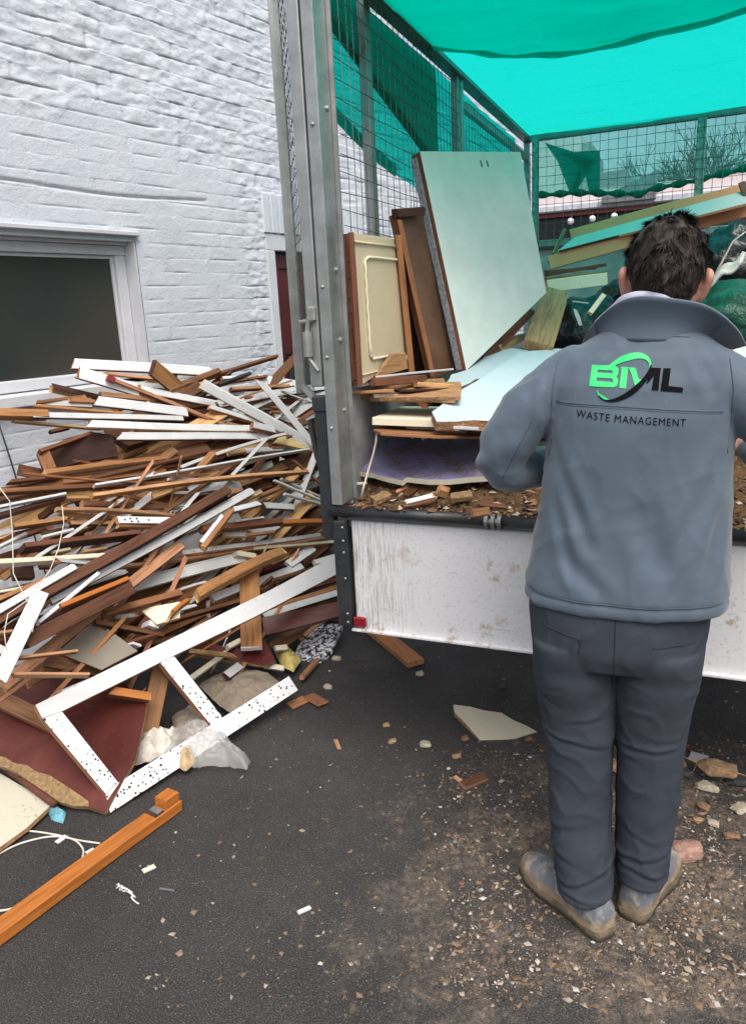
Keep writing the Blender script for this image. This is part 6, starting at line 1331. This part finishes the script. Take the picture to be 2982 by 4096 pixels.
# ---- hair: cap plus many short strands
def mk_hair():
    rnd = random.Random(8); ht = NT('dark_brown_hair'); g = ht.n('NewGeometry'); col = ht.ramp(g.outputs['Random Per Island'], [(0, (.014, .010, .0085)), (.6, (.026, .019, .016)), (1, (.055, .041, .034))]); HM = ht.fin(col, .6, 0, .2)
    m = MB(); rings = []
    tab = [(-.085, .052, .078, .0), (-.05, .069, .092, .0), (-.02, .0765, .1005, .02), (.01, .079, .104, .05), (.035, .0795, .105, .09), (.058, .0765, .1, .1), (.078, .068, .088, .09), (.094, .053, .067, .068), (.104, .032, .041, .04), (.1085, .01, .012, .012)]
    for z, a, b, c in tab: rings.append([tuple(H(*p)) for p in sell(0, -.002, max(a-.0035, .004), max(b-.0035, .004), max(c, .012), z-.003*(z > .05), 30, 2.15)])
    m.loft(rings)
    cnt = 0
    while cnt < 15000:
        u, w = rnd.uniform(-1, 1), rnd.uniform(0, 6.2832); s = math.sqrt(1-u*u); d = Vector((s*math.cos(w), s*math.sin(w), u))
        if d.y > .45 and d.z < .35: continue
        if d.z < -.72: continue
        if abs(d.x) > .62 and d.z < -.14 and d.y > -.5 and rnd.random() < .95: continue       # clear of the ears
        p = Vector((d.x*.0795, d.y*(.106 if d.y < 0 else .1), d.z*(.103 if d.z > 0 else .108)+.004))
        low = max(0, min(1, (.25-d.z)/.9)); L = .025-.012*low-.006*abs(d.x); L *= rnd.uniform(.7, 1.25)
        cl = Vector((noise.noise(d*4.5+Vector((3, 0, 0))), noise.noise(d*4.5+Vector((0, 7, 0))), noise.noise(d*4.5)))*.85
        flow = Vector((d.x*.3, -.35+d.y*.2, -.55-.3*low)); flow = flow-d*flow.dot(d)
        up = .16*(1-low)+.07
        p1 = p+(d*up+flow*.5+cl*.45).normalized()*L*.5; p2 = p1+(d*up*.15+flow+cl*.95).normalized()*L*.55
        sd = d.cross(flow+cl).normalized()*rnd.uniform(.0006, .0013)
        A = [H(*(p-sd)), H(*(p+sd)), H(*(p1+sd*.9)), H(*(p1-sd*.9)), H(*p2)]
        m.add(A, [(0, 1, 2, 3), (3, 2, 4)]); cnt += 1
    return m.build('hair', [HM], man, True)
mk_hair()
# ---- collar, hood lining
def surf(name, fn, na, nb, th, mat):
    vs = []; N = (na+1)*(nb+1)
    P = [[Vector(fn(i/na, j/nb)) for i in range(na+1)] for j in range(nb+1)]
    def nor(i, j):
        a = P[j][min(na, i+1)]-P[j][max(0, i-1)]; b = P[min(nb, j+1)][i]-P[max(0, j-1)][i]; return a.cross(b).normalized()
    for off in (0, th):
        for j in range(nb+1):
            for i in range(na+1): vs.append(P[j][i]-nor(i, j)*off)
    fs = []; W = na+1
    for j in range(nb):
        for i in range(na):
            a = j*W+i; fs.append((a, a+1, a+W+1, a+W)); b = a+N; fs.append((b+W, b+W+1, b+1, b))
    rim = [(j*W, (j+1)*W) for j in range(nb)]+[((j+1)*W+na, j*W+na) for j in range(nb)]+[(i+1, i) for i in range(na)]+[(nb*W+i, nb*W+i+1) for i in range(na)]
    for a, b in rim: fs.append((a, b, b+N, a+N))
    o = obj(name, vs, fs, mat, man, None, True); fix_normals(o); return o
def cat(P, t):
    P = [Vector(p) for p in P]; f = min(max(t, 0), .99999)*(len(P)-1); i = int(f); u = f-i
    p0, p1, p2, p3 = P[max(0, i-1)], P[i], P[i+1], P[min(len(P)-1, i+2)]
    return .5*((2*p1)+(p2-p0)*u+(2*p0-5*p1+4*p2-p3)*u*u+(3*p1-p0-3*p2+p3)*u**3)
CB = [(-.05, .085, 1.405), (-.062, .02, 1.448), (-.025, -.062, 1.464), (.046, -.088, 1.463), (.118, -.066, 1.457), (.160, .015, 1.440), (.15, .09, 1.395)]
CT = [(-.105, .085, 1.435), (-.078, .0, 1.492), (-.02, -.078, 1.540), (.055, -.103, 1.550), (.140, -.09, 1.533), (.215, -.03, 1.478), (.25, .07, 1.44)]
def collar(a, b):
    p, q = cat(CB, a), cat(CT, a); w = b-.18*math.sin(math.pi*b)*.5
    v = p.lerp(q, w); v.z += .006*math.sin(math.pi*b); v += Vector((0, .010*math.sin(math.pi*b), 0)) if .2 < a < .8 else Vector()
    v.y += .0025*math.sin(a*23)*b; v.z += .003*math.sin(a*17+1)*b; return v
surf('collar', collar, 70, 12, .0055, JM)
def lining(a, b):
    a = .06+a*.52; p, q = cat(CB, a), cat(CT, a); d = (Vector((.05, 0, 0))-Vector((q.x, q.y, 0))).normalized()
    return p.lerp(q, b)+d*(.016+.004*math.sin(a*30))+Vector((0, 0, .017*b*math.sin(math.pi*min(1, max(0, (a-.02)/.54)))**.5))
surf('hood', lining, 40, 8, .007, plain('lilac_fleece', (.5, .5, .6), .95, 0, .1, 60, .5, .003))
# ---- seams, embroidery: laid on the jacket surface
bvh = BVHTree.FromPolygons([v.co for v in jacket.data.vertices], [p.vertices[:] for p in jacket.data.polygons])
def onback(x, z, off=.0012):
    h = bvh.ray_cast(Vector((x, -.6, z)), Vector((0, 1, 0)))
    if h[0] is None: return None
    return h[0]+h[1].normalized()*off
def seam(pts, r=.0014, name='seam', mat=None):
    P = [q for q in (onback(x, z, r*.3) for x, z in pts) if q is not None]
    m = MB(); m.tube(P, r, 6); return m.build(name, [mat or SEAM], jacket, True)
SEAM = plain('seam_thread', (.062, .086, .112), .8)
def ln(p, q, n=40): return [(p[0]+(q[0]-p[0])*k/n, p[1]+(q[1]-p[1])*k/n) for k in range(n+1)]
PX = lambda x, y: (lambda p: (p.dot(pr), p.z))(onpl(x, y, Q0-pn*.135, pn)-Q0)   # photo point -> (x, z) on the back
def pc(x, y): q = onpl(x, y, Q0-pn*.135, pn)-Q0; return q.dot(pr), q.z
zm = lambda x, y: pc(1245.7+x*.2012, 747.4+y*.2012)      # logo close-up coordinates
yo = [zm(-100, 728), zm(0, 738), zm(500, 752), zm(900, 782), zm(1300, 808), zm(1651, 835), zm(1790, 850)]
pts = [];
for p, q in zip(yo, yo[1:]): pts += ln(p, q, 14)[:-1]
seam(pts, .0012); seam([(x, z-.0045) for x, z in pts], .0007)
arm_ = [(-.140, 1.425), (-.148, 1.37), (-.152, 1.31), (-.150, 1.25), (-.158, 1.21)]; pts = []
for p, q in zip(arm_, arm_[1:]): pts += ln(p, q, 10)[:-1]
seam(pts, .0014); arm_ = [(.205, 1.42), (.214, 1.36), (.214, 1.29), (.21, 1.22)]; pts = []
for p, q in zip(arm_, arm_[1:]): pts += ln(p, q, 10)[:-1]
seam(pts, .0014)
seam(ln((-.19, 1.30), (-.262, 1.16), 30), .0013); seam(ln(pc(1410, 742), pc(1530, 750), 20), .0013)
hem = [(-.2+.42*k/60, .893) for k in range(61)]; seam(hem, .0012)
def badge(name, polys, mat, off=.0016):
    """flat shapes in logo close-up coordinates, cut fine and laid on the cloth"""
    bm = bmesh.new()
    for poly in polys:
        vs = [bm.verts.new((x*.001, -y*.001, 0)) for x, y in poly]; bm.faces.new(vs)
    bmesh.ops.triangulate(bm, faces=bm.faces)
    for _ in range(3):
        long_ = [e for e in bm.edges if e.calc_length() > .03]
        if not long_: break
        bmesh.ops.subdivide_edges(bm, edges=long_, cuts=1); bmesh.ops.triangulate(bm, faces=bm.faces)
    for v in bm.verts:
        x, z = zm(v.co.x*1000, -v.co.y*1000); q = onback(x, z, off); v.co = q if q else Vector((x, -.15, z))
    me = bpy.data.meshes.new(name); bm.to_mesh(me); bm.free(); me.materials.append(mat); o = bpy.data.objects.new(name, me); COL.objects.link(o); o.parent = jacket; return o
GRN = plain('green_embroidery', (.03, .62, .17), .5, 0, .15, 300, .4, .001); BLK = plain('black_embroidery', (.006, .006, .008), .95, 0, .2, 300, .3, .001, .1)
def strip(pts_o, pts_i): return [pts_o[k:k+2]+pts_i[k:k+2][::-1] for k in range(len(pts_o)-1)]
B_ = [[(308, 318), (560, 325), (600, 345), (608, 385), (590, 430), (575, 436), (560, 436), (552, 425), (548, 400), (535, 388), (372, 382), (378, 340)], ]
# letter B from quads (outline with two counters)
Bq = [[(308, 318), (380, 320), (358, 552), (283, 545)], [(380, 320), (560, 326), (575, 330), (530, 378), (376, 372)], [(530, 378), (575, 330), (606, 350), (608, 388), (560, 400), (545, 395)], [(545, 395), (560, 400), (608, 388), (598, 425), (580, 438), (545, 420)],
      [(374, 404), (545, 408), (545, 420), (580, 438), (535, 462), (368, 456)], [(535, 462), (580, 438), (600, 458), (604, 500), (550, 495)], [(550, 495), (604, 500), (590, 540), (560, 556), (520, 512)], [(364, 492), (530, 498), (520, 512), (560, 556), (358, 552)]]
Mq = [[(640, 335), (715, 340), (690, 568), (618, 562)], [(715, 340), (795, 345), (830, 470), (800, 566), (745, 400)], [(830, 470), (900, 470), (850, 540), (800, 566)]]
ell = lambda a, rx, ry, cx=672, cy=448, rot=-37: (cx+rx*math.cos(R(a))*math.cos(R(rot))-ry*math.sin(R(a))*math.sin(R(rot)), cy+rx*math.cos(R(a))*math.sin(R(rot))+ry*math.sin(R(a))*math.cos(R(rot)))
def arc(a0, a1, w0, w1, n=26):
    o_, i_ = [], []
    for k in range(n+1):
        t = k/n; a = a0+(a1-a0)*t; w = w0+(w1-w0)*math.sin(math.pi*min(1, t*1.15)) if w1 > w0 else w0
        o_.append(ell(a, 345, 205)); i_.append(ell(a, 345-w, 205-w))
    return strip(o_, i_)
badge('logo_letters_green', Bq+Mq, GRN); badge('logo_ring_green', arc(-112, 32, 26, 70), GRN, .002); badge('logo_ring_green', arc(140, 200, 12, 40, 10), GRN, .002)
badge('logo_ring_black', arc(20, 182, 12, 62), BLK, .0022)
badge('logo_letters_black', [[(965, 345), (1078, 348), (1048, 588), (975, 582), (1000, 430), (945, 500), (915, 520)], [(1108, 352), (1190, 352), (1160, 540), (1322, 560), (1315, 615), (1072, 592)]], BLK)
def wording():
    cu = bpy.data.curves.new('wording', 'FONT'); cu.body = 'WASTE MANAGEMENT'; cu.size = 1; cu.space_character = 1.16; cu.resolution_u = 3; cu.offset = 0
    o = bpy.data.objects.new('wording_src', cu); COL.objects.link(o); dg = bpy.context.evaluated_depsgraph_get(); dg.update(); me = bpy.data.meshes.new_from_object(o.evaluated_get(dg)); bpy.data.objects.remove(o, do_unlink=True)
    bm = bmesh.new(); bm.from_mesh(me); bpy.data.meshes.remove(me); bmesh.ops.triangulate(bm, faces=bm.faces)
    for _ in range(2): bmesh.ops.subdivide_edges(bm, edges=[e for e in bm.edges if e.calc_length() > .25], cuts=1); bmesh.ops.triangulate(bm, faces=bm.faces)
    x0 = min(v.co.x for v in bm.verts); x1 = max(v.co.x for v in bm.verts); y1 = max(v.co.y for v in bm.verts)
    for v in bm.verts:
        t = (v.co.x-x0)/(x1-x0); q = v.co.y/y1
        bx, by = 140+t*(1345-140), 884+t*(980-884)+10*math.sin(t*3.1); x, z = zm(bx+q*6, by-q*80); p = onback(x, z, .0014); v.co = p if p else Vector((x, -.15, z))
    me = bpy.data.meshes.new('wording'); bm.to_mesh(me); bm.free(); me.materials.append(BLK); o = bpy.data.objects.new('wording', me); COL.objects.link(o); o.parent = jacket
wording()
# ---- trouser pocket welts
bt = BVHTree.FromPolygons([v.co for v in trousers.data.vertices], [p.vertices[:] for p in trousers.data.polygons])
def tseam(pts, r=.0013):
    P = []
    for x, z in pts:
        h = bt.ray_cast(Vector((x, -.6, z)), Vector((0, 1, 0)))
        if h[0] is not None: P.append(h[0]+h[1]*r*.3)
    if len(P) > 2: m = MB(); m.tube(P, r, 6); m.build('seam', [plain('trouser_thread', (.015, .017, .022), .9) if 'trouser_thread' not in bpy.data.materials else bpy.data.materials['trouser_thread']], trousers, True)
tseam(ln((-.165, .815), (-.075, .80), 20)); tseam(ln((.08, .795), (.17, .80), 20)); tseam(ln((.0, .86), (.0, .72), 24)); tseam(ln((-.075, .80), (-.078, .765), 8))
# ---- boots
bo = NT('muddy_grey_boot'); v = bo.coord('Object'); n1 = bo.noise(v, 26, 5, .7); g = bo.n('SeparateXYZ'); bo.link(v, g.inputs[0])
hgt = bo.math('ADD', g.outputs[2], bo.math('MULTIPLY', n1, -.07)); bc = bo.mix(bo.ramp(hgt, [(.0, 1), (.03, 0)]), (.125, .14, .16), (.27, .19, .11)); bc = bo.mix(bo.math('MULTIPLY', bo.ramp(n1, [(.5, 0), (.66, 1)]), .6), bc, (.4, .35, .29)); bo.bump(n1, .7, .006); BOM = bo.fin(bc, .8, 0, .25)
SOM = plain('boot_sole', (.12, .09, .06), .9, 0, .5, 30, .7, .006)
def boot(heel, toe, side):
    hl = Vector((heel[0], heel[1], 0)); d = Vector((toe[0]-heel[0], toe[1]-heel[1], 0)); L = d.length; d.normalize(); sd = Vector((d.y, -d.x, 0))
    root = empty('boot', (0, 0, 0)); root.parent = man; loc = lambda t, s, z: tuple(hl+d*(t*L)+sd*s+Vector((0, 0, z)))
    prof0 = [(0, .022, .0), (.03, .034, 0), (.12, .041, .0), (.3, .040, .0), (.45, .042, .004), (.62, .050, .006), (.78, .051, .004), (.9, .042, 0), (.97, .027, 0), (1.0, .012, 0)]
    prof = [(k/36, *interp(prof0, k/36)) for k in range(37)]; m = MB(); rings = []
    for t, w, o_ in prof: rings.append([loc(t, o_*side-w, .003), loc(t, o_*side+w, .003), loc(t, o_*side+w+.003, .03), loc(t, o_*side-w-.003, .03)])
    m.loft(rings); s = m.build('sole', SOM, root); fix_normals(s); s.data.polygons.foreach_set('use_smooth', [len(p.vertices) == 4 for p in s.data.polygons])
    m = MB(); hh = [(0.01, .022, .07), (.05, .038, .10), (.15, .044, .125), (.28, .045, .135), (.4, .041, .115), (.5, .042, .092), (.62, .047, .078), (.76, .049, .072), (.88, .041, .062), (.96, .026, .05), (.99, .012, .04)]
    rings = []
    for t, w, h in hh:
        rg = []
        for k in range(22):
            a = 2*math.pi*k/22; c, s_ = math.cos(a), math.sin(a); x = w*math.copysign(abs(c)**.75, c); z = .026+(h-.026)*max(0, s_)**.8 if s_ > 0 else .026+.012*s_
            rg.append(loc(t, x+.004*side*(t > .4), z))
        rings.append(rg)
    m.loft(rings); up = remesh('upper', m, .0045, BOM, root, 3, .5, lambda c, n: .0028*noise.fractal(Vector(c)*26, 1., 2., 4))
    m = MB()
    for k in range(4): t = .36+k*.06; m.tube([loc(t, -.02, .118-k*.011), loc(t+.01, 0, .125-k*.0105), loc(t, .02, .118-k*.011)], .0028, 6)
    m.build('laces', MAT['cable'], root)
inv = lambda p: ((p-Q0).dot(pr), (p-Q0).dot(pn))
boot(inv(Vector((.532, 1.538, 0))), inv(Vector((.382, 1.812, 0))), -1); boot(inv(Vector((.602, 1.59, 0))), inv(Vector((.79, 1.81, 0))), 1)
